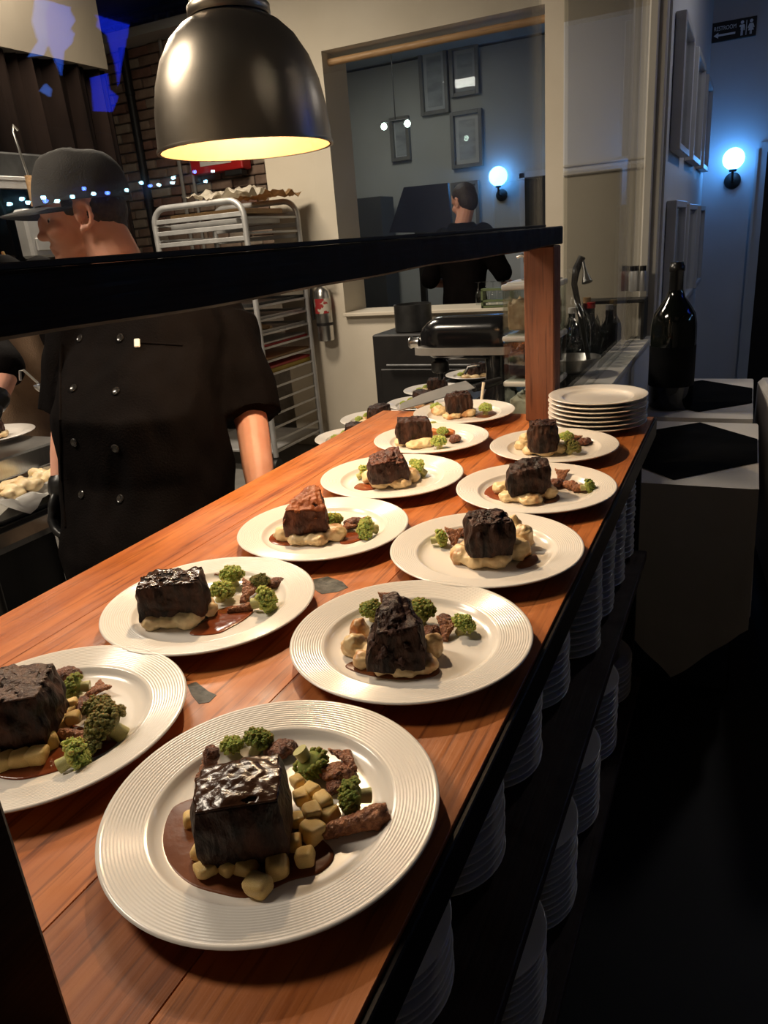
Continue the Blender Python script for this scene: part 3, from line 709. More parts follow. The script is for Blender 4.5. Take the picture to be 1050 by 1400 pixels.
# ------------------------------------------------------------------ the dishes on the counter
PL = [(-0.349, 0.424), (-0.657, 0.447), (-0.658, 0.735), (-0.346, 0.733), (-0.641, 1.034), (-0.341, 1.021), (-0.645, 1.334), (-0.3385, 1.321), (-0.675, 1.633), (-0.371, 1.615), (-0.689, 1.915)]
DD = ['the potato dish with glossy sauced beef', 'the potato dish with flaky dry-topped beef', 'the mash dish with broad beef beside broccoli heap', 'the mash dish with steep peaked beef',
      'the mash dish with reddish wedge of beef', 'the mash dish with square black beef', 'the mash dish with slant-topped beef between two florets', 'the mash dish with jus pool and leafy tip',
      'the mash dish with brick-like beef and carrots', 'the mash dish with drum-shaped beef by the plate stack', 'the mash dish with a pale pick by the post']
for (x, y), d in zip(PL, DD):
    o = obj('dinner_plate', me_plate, None, None, (x, y, CT))
    if y > 1.6: k_ = 0.95 if x > -0.5 else 0.94; o.scale = (k_, k_, 1)
    tag(o, 'white ribbed-rim dinner plate of ' + d, 'plate', 'plated dishes on the pass')

def crop(ox, oy, s): return lambda a, b: (ox+a/s, oy+b/s)
# --- dish 1
c = crop(180, 970, 2.763); D = DD[0]
puddle('dark brown jus pool on ' + D, [c(*p) for p in ((100, 470), (150, 375), (270, 330), (450, 330), (620, 420), (760, 535), (720, 615), (600, 650), (450, 715), (330, 700), (210, 660), (125, 570))], M_jus)
beef('tall dark beef block topped with glossy sauce on potato cubes', *c(445, 470), 0.080, 0.072, 0.060, 0.12, 1.3, M_beef, ((1.0, 0.03, 0.0), (1.0, -0.02, 0.02), (1.0, -0.05, -0.12), (1.0, 0.06, -0.16)), lift=0.006, glaze=M_glaze, lim=0.7, taper=0.98, amp=0.0022)
for i, (a, b, s_, l) in enumerate(((222, 412, .0150, 0), (262, 385, .0130, 0), (262, 535, .0160, 0), (275, 465, .0140, 0), (280, 600, .0165, 0), (362, 590, .0155, 0), (435, 585, .0165, 0), (475, 660, .0195, 0), (548, 590, .0180, 0),
        (655, 555, .0165, 0), (612, 505, .0150, 0), (685, 460, .0185, 0), (625, 272, .0125, .010), (640, 325, .0140, .010), (680, 300, .0150, .010), (722, 348, .0155, .009), (680, 385, .0165, .008), (742, 398, .0165, .002), (632, 412, .015, .004), (700, 335, .014, 0.0), (660, 350, .015, 0.0), (650, 300, .014, 0.0))):
    potato('golden roasted potato cube around the beef of ' + D, *c(a, b), s_, i*3+1, l, 'potato cubes of the glossy beef dish')
mushroom('upright brown mushroom stem leaning behind the glossy sauced beef', *c(316, 200), 0.0145, 2, 0.4, (0, -1.25), True, lift=0.012)
mushroom('small brown mushroom slice left of the upright mushroom stem', *c(270, 235), 0.0125, 0, 1.2, (0.4, 0), False)
mushroom('brown mushroom lump behind the glossy sauced beef', *c(565, 155), 0.0165, 1, 0.6, (0, 0), True)
mushroom('glossy brown mushroom beside the tilted dark green floret', *c(800, 205), 0.0155, 0, 2.2, (0.5, 0), False)
mushroom('folded brown mushroom between tilted floret and potato cubes', *c(765, 245), 0.0170, 1, 0.2, (0, 0.2), False)
mushroom('small dark mushroom touching the potato heap', *c(768, 290), 0.0110, 1, 1.5, (0, 0), True)
mushroom('long ridged brown mushroom stem lying at the edge of jus', *c(845, 432), 0.0200, 2, 0.28, (0, 0), False)
floret('small yellow-green floret tucked behind the glossy sauced beef', *c(378, 138), 0.0115, 'g', stem=False)
floret('round green floret peeking over the glossy sauced beef', *c(478, 120), 0.0155, 'd', rz=0.7, lie=0.5)
floret('dark green floret with pale stalk standing upwards on potato dish', *c(672, 200), 0.0175, 'd', lie=2.7)
floret('green floret with stalk pointing to the plate rim, above the long mushroom', *c(840, 330), 0.0165, 'd', lie=-1.35, rz=0.1)
# --- dish 2
c = crop(0, 860, 3.75); D = DD[1]
puddle('brown jus pool on ' + D, [c(*p) for p in ((-120, 640), (-60, 520), (100, 470), (300, 480), (480, 520), (610, 560), (560, 625), (400, 690), (250, 745), (80, 776), (-60, 740))], M_jusred)
beef('wide dark beef block with flaky brown top on potato dish', *c(95, 520), 0.098, 0.080, 0.060, 0.05, 2.1, M_beef, ((1, .0, .0), (1, -.02, .03), (1.0, -.08, .0), (1, .04, 0)), lift=0.008, glaze=M_crust, lim=0.8, taper=0.98)
for i, (a, b, s_, l) in enumerate(((20, 672, .019, 0), (100, 660, .020, 0), (192, 648, .020, 0), (245, 572, .020, 0), (368, 382, .014, .006), (372, 455, .015, .006), (312, 482, .018, 0), (340, 430, .016, 0), (-60, 660, .018, 0))):
    potato('pale potato cube around the beef of ' + D, *c(a, b), s_, i*2+40, l, 'potato cubes of the flaky beef dish')
mushroom('brown mushroom behind the flaky-topped beef', *c(335, 240), 0.0180, 1, 0.3, (0, 0), True)
mushroom('brown mushroom slice under the green floret at flaky beef', *c(490, 330), 0.0150, 0, 0.9)
mushroom('browned mushroom lump among charred florets', *c(425, 395), 0.0150, 1, 2.0, (0, 0), True)
mushroom('long brown mushroom lying before the charred floret', *c(400, 560), 0.0190, 2, -0.45)
floret('green floret with browned stalk behind the charred floret', *c(390, 300), 0.0165, 'd', lie=-1.4, rz=0.1)
floret('large charred green-brown floret at the edge of jus', *c(545, 490), 0.0235, 'c', lie=-0.6)
floret('charred floret resting on the large charred one', *c(505, 405), 0.0165, 'c', lie=0.4, stem=False)
floret('pale green floret lying at the front of the flaky beef dish', *c(380, 655), 0.0185, 'g', lie=1.3, rz=0.5)
floret('small dark green floret beside pale one on flaky beef dish', *c(450, 610), 0.0130, 'c', stem=False)
# --- dish 3
c = crop(100, 740, 2.763); D = DD[2]
puddle('red-brown jus running from mash towards broccoli heap', [c(*p) for p in ((440, 352), (500, 300), (545, 262), (620, 245), (680, 262), (655, 292), (600, 325), (540, 352))], M_jusred)
mash('white mash mound under the broad low beef block', [(*c(310, 318), 20, .020), (*c(370, 310), 22, .019), (*c(440, 310), 22, .022), (*c(510, 275), 16, .024), (*c(400, 275), 30, .016)], m=M_mash, seed=1)
beef('broad low dark beef block lying on mash beside broccoli heap', *c(388, 268), 0.094, 0.058, 0.056, 0.06, 3.2, M_beef, ((.92, 0, 0), (1.0, .02, 0), (1.06, 0.0, -.05), (.95, 0.03, 0)), lift=0.010, glaze=M_glaze, lim=0.86)
floret('tall bright green floret at the back of broccoli heap', *c(600, 130), 0.0185, 'g')
floret('bright green floret beside the broad beef block', *c(563, 190), 0.0180, 'g', lie=0.3)
floret('yellow-green floret lying at the front of broccoli heap', *c(722, 222), 0.0200, 'g', lie=1.2)
floret('browned floret at the back beside the dark mushroom', *c(705, 155), 0.0150, 'c')
mushroom('glossy brown mushroom in the middle of broccoli heap', *c(655, 195), 0.0190, 0, 1.3, (0.4, -0.3))
mushroom('dark mushroom at the rim side of broccoli heap', *c(765, 160), 0.0160, 1, 0.4, (0, 0), True)
mushroom('small brown mushroom strip lying on the red-brown jus', *c(632, 255), 0.0120, 2, 0.15)
mushroom('pinkish mushroom piece between broad beef and tall floret', *c(530, 130), 0.0110, 0, 0.2)
# --- dish 4
c = crop(380, 770, 2.763); D = DD[3]
puddle('thin dark jus rim under the mash of steep peaked beef', [c(*p) for p in ((255, 395), (300, 370), (420, 380), (560, 380), (610, 400), (590, 428), (470, 442), (340, 425))], M_jus)
mash('rough white mash mound around the steep peaked beef', [(*c(290, 340), 18, .026), (*c(325, 385), 16, .020), (*c(400, 412), 18, .015), (*c(480, 412), 22, .016), (*c(550, 402), 20, .018), (*c(588, 345), 15, .028), (*c(310, 290), 14, .030), (*c(440, 360), 48, .018)], seed=4)
beef('steep peaked dark beef standing on rough mash', *c(448, 362), 0.082, 0.070, 0.074, -0.05, 4.4, M_beef, ((.62, .14, .18), (.70, -.06, .22), (1.04, -.26, -.10), (1.0, .30, -.04)), lift=0.008, glaze=M_beefbrown, lim=0.5, taper=0.92)
floret('pointed green floret left behind the steep peaked beef', *c(355, 178), 0.0165, 'd')
floret('pointed green floret showing behind the steep peaked beef, by the mushrooms', *c(540, 182), 0.0195, 'd', rz=1.0)
floret('yellow-green floret with thick stalk at the rim side of peaked beef', *c(700, 232), 0.0155, 'g', lie=0.5)
mushroom('pale brown mushroom tip standing behind the peaked beef', *c(405, 135), 0.0110, 0, 1.4, (0, -0.9), lift=0.012)
mushroom('dark mushroom tucked against the peaked beef', *c(572, 262), 0.0155, 1, 0.5, (0, 0), True)
mushroom('reddish-brown mushroom beside the thick-stalked floret', *c(628, 255), 0.0165, 0, 1.4, (0.3, -0.4))
mushroom('dark mushroom behind the reddish one near peaked beef', *c(630, 215), 0.0130, 1, 1.9, (0, 0), True)
# --- dish 5
c = crop(300, 560, 2.763); D = DD[4]
puddle('brown jus left of the reddish wedge of beef', [c(*p) for p in ((185, 490), (215, 465), (270, 470), (300, 500), (260, 515), (205, 508))], M_jusred)
puddle('pinkish red jus between wedge of beef and mushrooms', [c(*p) for p in ((455, 505), (475, 470), (530, 465), (568, 478), (530, 495), (490, 508))], M_jusred)
mash('smooth cream mash mound under the reddish wedge of beef', [(*c(245, 490), 14, .024), (*c(300, 503), 17, .018), (*c(370, 505), 17, .018), (*c(440, 488), 15, .026), (*c(340, 470), 34, .016)], seed=5)
beef('reddish-brown wedge of beef with slanting orange-red face', *c(335, 455), 0.084, 0.066, 0.068, 0.10, 5.1, M_beefred, ((.72, .05, .05), (.62, -.06, .0), (1.12, -.16, -.1), (.98, .38, -.1)), lift=0.012, glaze=M_redglaze, lim=0.45, taper=0.95)
floret('small green floret peeking past the reddish wedge of beef', *c(432, 418), 0.0165, 'g')
floret('flat yellow-green floret lying beside the pinkish jus', *c(558, 450), 0.0200, 'g', lie=-1.2, rz=0.4)
mushroom('dark reddish mushroom behind the flat floret', *c(508, 428), 0.0180, 1, 0.3, (0, 0), True)
mushroom('brown mushroom beside the wedge of beef, above pinkish jus', *c(478, 452), 0.0145, 0, 0.8)
mushroom('small pink-brown mushroom next to the flat floret', *c(545, 425), 0.0120, 0, 2.0)
# --- dish 6
c = crop(500, 520, 2.625); D = DD[5]
puddle('dark jus streak at the right foot of the thick mash', [c(*p) for p in ((540, 668), (570, 640), (605, 625), (620, 645), (600, 665), (560, 676))], M_jus)
mash('thick white mash mound with sauce streaks under square black beef', [(*c(345, 650), 17, .026), (*c(400, 662), 20, .025), (*c(470, 660), 22, .027), (*c(540, 635), 20, .032), (*c(565, 600), 14, .040), (*c(535, 575), 12, .044), (*c(440, 615), 40, .024)], seed=6)
beef('square black beef cube perched on thick mash', *c(440, 615), 0.070, 0.060, 0.058, 0.06, 6.4, M_beef, ((.98, 0, 0), (.98, .04, 0), (1.02, .0, -.02), (1.0, .03, 0)), lift=0.017, glaze=M_beefbrown, lim=0.86)
floret('pale green floret at the far end from the square black beef', *c(265, 568), 0.0155, 'g', lie=1.3)
mushroom('brown mushroom slice standing between pale floret and square beef', *c(312, 565), 0.0180, 0, 1.5, (0.2, -0.7))
mushroom('reddish mushroom behind the square beef, next to standing slice', *c(348, 548), 0.0145, 1, 0.7, (0, 0), True)
mushroom('small dark mushroom behind the thick mash of square beef', *c(540, 535), 0.0135, 1, 1.2, (0, 0), True)
# --- dish 7
c = crop(300, 560, 2.763); D = DD[6]
puddle('pinkish red jus under the mash of slant-topped beef', [c(*p) for p in ((508, 296), (530, 280), (570, 285), (590, 300), (555, 306), (525, 304))], M_jusred)
mash('cream mash mound smeared with orange sauce under slant-topped beef', [(*c(570, 275), 12, .026), (*c(610, 292), 15, .020), (*c(680, 290), 16, .022), (*c(725, 270), 12, .028), (*c(640, 265), 28, .018)], seed=7)
beef('dark brown beef with a slanting top between two florets', *c(638, 265), 0.084, 0.062, 0.060, 0.12, 7.7, M_beefbrown, ((.72, .02, 0), (.70, -.03, 0), (1.12, -.06, -.05), (.80, .04, 0)), lift=0.012, glaze=M_beefred, lim=0.72)
floret('small pale green floret left of the slant-topped beef', *c(545, 240), 0.0175, 'g', lie=1.1)
floret('yellow-green floret right of the slant-topped beef', *c(752, 225), 0.0200, 'g', lie=-0.9)
floret('small yellow floret behind the slant-topped beef', *c(735, 203), 0.0120, 'g', stem=False)
# --- dish 8
c = crop(500, 520, 2.625); D = DD[7]
puddle('wide orange-brown jus pool at the end of mash', [c(*p) for p in ((418, 398), (430, 378), (475, 372), (520, 390), (540, 420), (520, 438), (470, 430), (430, 415))], M_jusred)
puddle('dark jus spot under the mushroom row with leafy tip', [c(*p) for p in ((640, 440), (660, 415), (690, 412), (695, 428), (670, 440))], M_jus)
mash('low cream mash mound beside the wide jus pool', [(*c(490, 405), 13, .024), (*c(520, 430), 16, .018), (*c(590, 438), 18, .018), (*c(655, 420), 13, .024), (*c(570, 400), 34, .014)], seed=8)
beef('dark sliced-looking beef block beside the wide jus pool', *c(578, 400), 0.080, 0.060, 0.060, 0.10, 8.2, M_beef, ((.78, 0, 0), (.98, .02, 0), (1.06, .0, -.05), (.92, .08, 0)), lift=0.010)
mushroom('dark glossy mushroom against the sliced-looking beef', *c(680, 372), 0.0190, 1, 0.4, (0, 0), True)
mushroom('tall brown mushroom standing in the mushroom row', *c(705, 345), 0.0170, 0, 1.2, (0, -0.9))
mushroom('glossy red-brown mushroom in the mushroom row', *c(735, 378), 0.0175, 1, 2.2)
mushroom('rounded brown mushroom next to the leafy tip', *c(765, 388), 0.0150, 1, 0.9)
floret('dark leafy green tip at the end of mushroom row', *c(798, 382), 0.0150, 'd', lie=1.4)
# --- dish 9
D = DD[8]
mash('smooth cream mash under the brick-like beef', [(*c(130, 232), 11, .020), (*c(180, 240), 15, .018), (*c(220, 236), 10, .022), (*c(175, 215), 24, .014)], seed=9, m=M_mash)
beef('brick-like purplish beef block with fibrous face', *c(172, 218), 0.084, 0.052, 0.058, 0.10, 9.5, M_beefbrown, ((.98, 0, 0), (.90, .0, 0), (.98, .0, 0), (1.03, .02, 0)), lift=0.008, rnd=0.22)
floret('bright green floret in front beside brick-like beef', *c(262, 222), 0.0195, 'g')
floret('small green floret above the carrots', *c(275, 185), 0.0150, 'g')
floret('green floret tip behind brick-like beef', *c(243, 160), 0.0110, 'g', stem=False)
mushroom('purple-brown mushroom at the end beyond the carrots', *c(322, 212), 0.0190, 1, 1.2, (0, 0), True)
for k, (a, b) in enumerate(((243, 188), (300, 190))):
    p = hit(*c(a, b), 2, WELL+0.008)
    o = MB().tube([p+Vector((-.012, 0, -.002)), p+Vector((0, .002, .003)), p+Vector((.013, .001, .002))], [.008, .0095, .006], 12).build('carrot_chunk', M_carrot, None, True)
    tag(o, 'orange-red roasted carrot chunk ' + ('touching the brick-like beef' if k == 0 else 'beside the purple-brown mushroom'), 'carrot')
# --- dish 10
D = DD[9]
mash('sauce-stained mash heap beside the drum-shaped beef', [(*c(560, 245), 11, .020), (*c(590, 262), 12, .016), (*c(640, 266), 14, .016), (*c(690, 258), 13, .024), (*c(575, 225), 10, .024), (*c(630, 240), 22, .014)], seed=10)
beef('drum-shaped tall dark beef piece', *c(636, 252), 0.064, 0.060, 0.066, 0.0, 10.4, M_beef, ((1, 0, 0), (1, 0, 0), (1, 0, 0), (1, 0, 0)), lift=0.008, rnd=0.25, cyl=0.9, glaze=M_beefbrown, lim=0.8, taper=0.98)
floret('browned green floret at the foot of drum-shaped beef', *c(742, 240), 0.0190, 'c', lie=0.6)
floret('small yellow-green floret behind the drum-shaped beef', *c(720, 205), 0.0170, 'g')
mushroom('round dark mushroom far from the drum-shaped beef', *c(785, 222), 0.0190, 1, 0.6, (0, 0), True)
mushroom('thin brown mushroom between floret and round mushroom', *c(752, 212), 0.0150, 0, 1.0)
# --- dish 11
D = DD[10]
puddle('dark jus at the rim side of the dish with pale pick', [c(*p) for p in ((390, 130), (420, 112), (460, 110), (470, 122), (430, 135))], M_jus)
mash('lumpy mash around the beef with a pale pick', [(*c(265, 122), 11, .024), (*c(310, 135), 13, .016), (*c(365, 128), 12, .024), (*c(335, 115), 24, .012)], seed=11)
beef('dark square beef near the post with pale pick behind', *c(335, 118), 0.072, 0.055, 0.056, 0.15, 11.3, M_beef, ((.95, 0, 0), (1.0, 0, 0), (1.05, 0, 0), (1.0, .04, 0)), lift=0.008, glaze=M_beefbrown, lim=0.85)
floret('pale green floret left of the beef with pale pick', *c(253, 98), 0.0170, 'g')
floret('pale floret right of the beef with pale pick', *c(430, 102), 0.0190, 'g', rz=1.0)
p0 = hit(658, 549, 2, CT+0.018); p1 = p0 + Vector((0.006, 0.01, 0.055))
tag(MB().tube([p0, p1], [0.004, 0.0045], 8).build('wooden_pick', mat('pale_pick_wood', (0.75, 0.66, 0.50), 0.5, color2=(0.8, 0.7, 0.55), nscale=20), None, True), 'pale flat pick standing up behind the dish by the post', 'pick')

# ------------------------------------------------------------------ plates in stacks
ORD = ['topmost', 'second', 'third', 'fourth', 'fifth', 'sixth', 'seventh', 'eighth', 'ninth', 'tenth', 'eleventh', 'twelfth', 'thirteenth', 'fourteenth', 'fifteenth', 'sixteenth', 'seventeenth', 'eighteenth']
ORS = ['first'] + ORD[1:]
def ordlab(kind, where): return lambda i: '%s, %s of %s' % (kind, ORD[0] if i == 1 else ORD[i-1]+' from top', where)
def stack(me, x, y, z, n, pitch, label, grp, name='plate', jit=0.0015, seed=1):
    rg = random.Random(seed)
    for i in range(n):
        o = obj(name, me, None); o.location = (x+rg.uniform(-jit, jit), y+rg.uniform(-jit, jit), z+i*pitch); o.rotation_euler = (0, 0, rg.uniform(0, 6))
        tag(o, label(n-i) if callable(label) else label, 'plate', grp)
stack(me_plate_s, -0.320, 1.872, CT, 7, 0.0108, ordlab('plain white plate', 'the stack by the post'), 'plates stacked on the counter end', seed=3)
for k, y in enumerate((0.34, 0.555, 0.77, 0.985, 1.20)):
    stack(me_plate_u, -0.352, y, SH1, 11 if k != 1 else 7, 0.0142, ordlab('white plate', '%s stack past the near post, upper shelf' % ORS[k]), 'plates on the upper shelf', seed=10+k)
for k, y in enumerate((0.60, 0.8455, 1.091, 1.3365, 1.582, 1.8275)):
    stack(me_plate_s, -0.328, y, SH2, (13, 12, 13, 12, 13, 8)[k], 0.0152, ordlab('white plate', '%s stack past the near post, bottom shelf' % ORS[k]), 'plates on the bottom shelf', seed=30+k)
for k, (x, y) in enumerate(((-0.300, 1.385), (-0.300, 1.549), (-0.300, 1.713), (-0.300, 1.877))):
    stack(me_plate_x, x, y, SH1, 18, 0.0150, ordlab('small side plate', '%s tall stack past dinner plates' % ORS[k]), 'side plates on the upper shelf', 'side_plate', seed=50+k)
bb = thing('serving_bowl', 'white bowl with dark rim standing on plates beneath the counter', 'bowl', (-0.352, 0.555, SH1+0.103))
MB().lathe([(0, 0), (.05, 0), (.055, .004), (.088, .04), (.094, .055), (.091, .056), (.083, .04), (.05, .008), (0, .007)], 40, (-0.352, 0.555, SH1+0.103)).build('bowl_body', M_ceramic, bb, True)
MB().lathe([(.091, .054), (.096, .054), (.096, .060), (.091, .060), (.091, .054)], 40, (-0.352, 0.555, SH1+0.103)).build('rim_band', M_black, bb, True)
# ------------------------------------------------------------------ heat lamp
LR = 0.160
lc = hit(337, 204, 0, -0.865)
lx, ly, lz = lc.x, lc.y, lc.z
lamp = thing('heat_lamp', 'dark polished metal dome heat lamp hanging over the pass counter', 'lamp', (lx, ly, lz))
M_dome = mat('polished_gunmetal', (0.42, 0.36, 0.30), 0.30, 1.0, color2=(0.48, 0.42, 0.35), nscale=5, rough2=0.38, bump=0.03, bscale=40)
M_inner = mat('warm_white_enamel', (0.105, 0.056, 0.021), 0.6, color2=(0.13, 0.070, 0.027), nscale=9)
prof = [(0.160, 0.0), (0.1585, 0.03), (0.155, 0.065), (0.147, 0.105), (0.133, 0.143), (0.112, 0.176), (0.088, 0.198), (0.066, 0.210)]
MB().lathe([(r+0.0, z) for r, z in prof]+[(0.064, 0.2105), (0.064, 0.2085)]+[(r-0.003, z-0.001) for r, z in reversed(prof)], 72, lc).build('dome', M_dome, lamp, True, 60)
MB().lathe([(0.158, -0.0015), (0.162, -0.0015), (0.1625, 0.001), (0.162, 0.004), (0.158, 0.004), (0.158, -0.0015)], 72, lc).build('rim_bead', M_dome, lamp, True)
MB().lathe([(r-0.0036, z-0.001) for r, z in prof]+[(0.0, 0.207), (0.0, 0.206)]+[(r-0.0048, z-0.001) for r, z in reversed(prof)], 72, lc).build('reflector', M_inner, lamp, True, 60)
MB().lathe([(0.0, 0.2105), (0.070, 0.2105), (0.0725, 0.214), (0.0725, 0.226), (0.069, 0.2295), (0.0665, 0.231), (0.0665, 0.238), (0.063, 0.246), (0.052, 0.256), (0.049, 0.262), (0.049, 0.290), (0.0, 0.292)], 48, lc).build('collar', M_dome, lamp, True, 50)
MB().tube([(lx, ly, lz+0.29), (lx, ly, 3.25)], 0.008, 10).build('stem', M_darksteel, lamp, True)
MB().lathe([(0.0, 0.206), (0.022, 0.206), (0.022, 0.165), (0.0, 0.163)], 20, lc).build('socket', M_whiteplastic, lamp, True)
MB().ell((lx, ly, lz+0.148), (0.030, 0.030, 0.036), sub=3).build('bulb', mat('hot_bulb', (1, 1, 1), 0.3, emit=(1.0, 0.72, 0.38), emit_s=14), lamp, True, None)
lamp_light('heat_lamp_bulb', 'POINT', (lx, ly, lz+0.098), 33.0, (1.0, 0.74, 0.45), 0.022)

# ------------------------------------------------------------------ people
def ering(c, u, v, ru, rv, n=20, sq=2.3):
    c = Vector(c); out = []
    for k in range(n):
        a = 2*math.pi*k/n; ca, sa = math.cos(a), math.sin(a)
        out.append(c + u*(ru*math.copysign(abs(ca)**(2/sq), ca)) + v*(rv*math.copysign(abs(sa)**(2/sq), sa)))
    return out
def limb(mb, pts, rads, n=14):
    """tapered limb with rounded ends through the joints"""
    P = []; Rr = []
    for i in range(len(pts)-1):
        a, b = Vector(pts[i]), Vector(pts[i+1])
        for k in range(5):
            t = k/5; P.append(a.lerp(b, t)); Rr.append(rads[i]+(rads[i+1]-rads[i])*t)
    P.append(Vector(pts[-1])); Rr.append(rads[-1])
    mb.tube(P, Rr, n)
    for p, r in zip(pts, rads): mb.ell(p, (r, r, r), sub=2)
def head_shape(mb, c, M3, s=1.0):
    """head as overlapping volumes; local x = face direction, y = left, z = up; c = centre between the ears"""
    def E(p, r, sub=3): mb.ell(Vector(c)+M3@(Vector(p)*s), [k*s for k in r], rot=M3, sub=sub)
    E((-0.008, 0, 0.035), (0.102, 0.078, 0.088)); E((-0.03, 0, 0.01), (0.078, 0.072, 0.085))
    E((0.042, 0, -0.035), (0.052, 0.056, 0.070)); E((0.060, 0, -0.085), (0.034, 0.036, 0.026))
    E((0.02, 0, -0.075), (0.058, 0.052, 0.032)); E((0.072, 0, 0.028), (0.026, 0.052, 0.016))
    # nose
    E((0.098, 0, -0.008), (0.012, 0.010, 0.026)); E((0.104, 0, -0.028), (0.016, 0.015, 0.012)); E((0.094, 0.011, -0.030), (0.010, 0.008, 0.008)); E((0.094, -0.011, -0.030), (0.010, 0.008, 0.008))
    # lips and cheeks
    E((0.090, 0, -0.056), (0.009, 0.022, 0.006), 2); E((0.088, 0, -0.068), (0.009, 0.019, 0.006), 2)
    for sy in (-1, 1):
        E((0.060, sy*0.040, -0.025), (0.030, 0.022, 0.026)); 
        # ear: rim, lobe
        for a in range(9):
            an = math.radians(-100+a*30)
            E((-0.006-0.019*math.cos(an)*1.0-0.004, sy*(0.080+0.006*math.cos(an)), -0.004+0.030*math.sin(an)), (0.0075, 0.006, 0.0085), 2)
        E((0.000, sy*0.078, -0.004), (0.012, 0.006, 0.020), 2); E((0.000, sy*0.078, -0.036), (0.009, 0.006, 0.011), 2)
def hand_shape(mb, wrist, d, nrm, s=1.0, curl=0.5, thumb=1):
    """palm and five fingers; d points along the hand, nrm out of the back of the hand"""
    d = Vector(d).normalized(); nrm = Vector(nrm); nrm = (nrm-d*nrm.dot(d)).normalized(); side = d.cross(nrm)*thumb
    w = Vector(wrist); M3 = Matrix((side, d, nrm)).transposed()
    mb.ell(w+d*0.050*s, (0.040*s, 0.052*s, 0.015*s), rot=M3, sub=3); mb.ell(w+d*0.012*s, (0.029*s, 0.03*s, 0.018*s), rot=M3, sub=2)
    for i, (o, L) in enumerate(((0.029, 0.072), (0.010, 0.081), (-0.010, 0.075), (-0.028, 0.058))):
        p = w+d*0.088*s+side*o*s; pts = [p-d*0.02*s, p]; dd = d.copy()
        for k in range(3):
            dd = (dd - nrm*curl*0.9).normalized(); p = p+dd*(L*(0.42, 0.32, 0.26)[k])*s; pts.append(p)
        limb(mb, pts, [0.0095*s, 0.0098*s, 0.0090*s, 0.0082*s, 0.0068*s], 10)
    p = w+d*0.025*s+side*0.030*s; dd = (d*0.7+side*0.75-nrm*0.25).normalized(); pts = [p]
    for k in range(3):
        p = p+dd*(0.034, 0.030, 0.024)[k]*s; pts.append(p); dd = (dd+d*0.3-nrm*0.25*curl).normalized()
    limb(mb, pts, [0.013*s, 0.012*s, 0.0105*s, 0.008*s], 10)
def torso(mb, secs, f, l):
    """secs: (centre, half width, half depth)"""
    mb.loft([ering(c, l, f, w, d) for c, w, d in secs])
def face_matrix(yaw, pitch, roll=0.0):
    return (Euler((0, 0, yaw)).to_matrix() @ Euler((0, pitch, 0)).to_matrix() @ Euler((roll, 0, 0)).to_matrix())
def cloth_fn(amp, s, seed):
    def fn(p, n):
        q = Vector((p.x*1.0, p.y*1.0, p.z*0.55))
        return p + n*(amp*nz(q, s, seed)+amp*0.5*nz(q, s*2.4, seed+3))
    return fn

# ---- the cook in the black jacket
fa = math.radians(-86)
F = Vector((math.cos(fa), math.sin(fa), 0)); Lh = Vector((-F.y, F.x, 0))     # facing, and the cook's left
head_c = at(113, 297, 1.86)
neck = at(163, 372, 1.89); chest = at(203, 462, 1.93); belly = at(197, 610, 1.90); hips = at(200, 740, 1.90)
lsh = at(308, 440, 1.98); lel = at(345, 582, 1.93); lwr = at(361, 700, 1.84)
rsh = at(112, 430, 1.92); rel = at(94, 575, 2.00); rwr = at(86, 668, 1.98)
base = Vector((hips.x, hips.y, 0))
cook = thing('person', 'cook in charcoal cap and black double-breasted jacket looking down', 'person', base)
HM = face_matrix(math.radians(-140), math.radians(6), math.radians(3))
mb = MB(); head_shape(mb, head_c, HM, 1.0)
limb(mb, [head_c+HM@Vector((-0.03, 0, -0.02)), neck+Vector((0, 0, 0.03)), neck-Vector((0, 0, 0.05))], [0.062, 0.063, 0.075])
torso(mb, [(neck-Vector((0, 0, .03)), .08, .07), (chest+Vector((0, 0, .06)), .17, .10), (chest, .18, .115), (belly, .16, .13), (hips, .16, .12), (hips-Vector((0, 0, .08)), .14, .11)], F, Lh)
for sh, el, wr, th in ((lsh, lel, lwr, 1), (rsh, rel, rwr, -1)):
    limb(mb, [sh, el, el.lerp(wr, .5), wr], [0.055, 0.043, 0.040, 0.030])
for s_ in (-1, 1):
    hp = hips-Vector((0, 0, .05))+Lh*0.085*s_; kn = Vector((hp.x, hp.y, 0.47))+F*0.01; an = Vector((hp.x, hp.y, 0.09))-F*0.02
    limb(mb, [hp, kn, kn.lerp(an, .4), an], [0.085, 0.058, 0.056, 0.040])
hand_shape(mb, lwr, (lwr-lel).normalized(), Lh, 1.0, 0.45, 1)
hand_shape(mb, rwr, (rwr-rel).normalized(), -Lh, 1.0, 0.6, 1)
obj('body', remesh(mb, 0.0046, 2, 'body'), M_skin, cook, world=True)
mb = MB()
torso(mb, [(neck-Vector((0, 0, .005)), .088, .080), (neck-Vector((0, 0, .035)), .11, .09), (chest+Vector((0, 0, .075)), .200, .118), (chest, .222, .150), (belly+Vector((0, 0, .10)), .215, .165), (belly-Vector((0, 0, .06)), .225, .175), (hips, .225, .17), (hips-Vector((0, 0, .22)), .23, .17)], F, Lh)
for sh, el, wr in ((lsh, lel, lwr), (rsh, rel, rwr)):
    end = sh.lerp(el, 0.93)
    mb.tube([sh, sh.lerp(el, .3), sh.lerp(el, .6), end], [0.080, 0.084, 0.085, 0.086], 18)
mb.ell(lsh+Vector((-.03, 0, .02)), (.09, .08, .07), sub=2); mb.ell(rsh+Vector((.03, 0, .02)), (.09, .08, .07), sub=2)
jm = remesh(mb, 0.008, 4, 'jacket', cloth_fn(0.014, 9, 2.0))
jacket = obj('jacket', jm, M_blackcloth, cook, world=True)
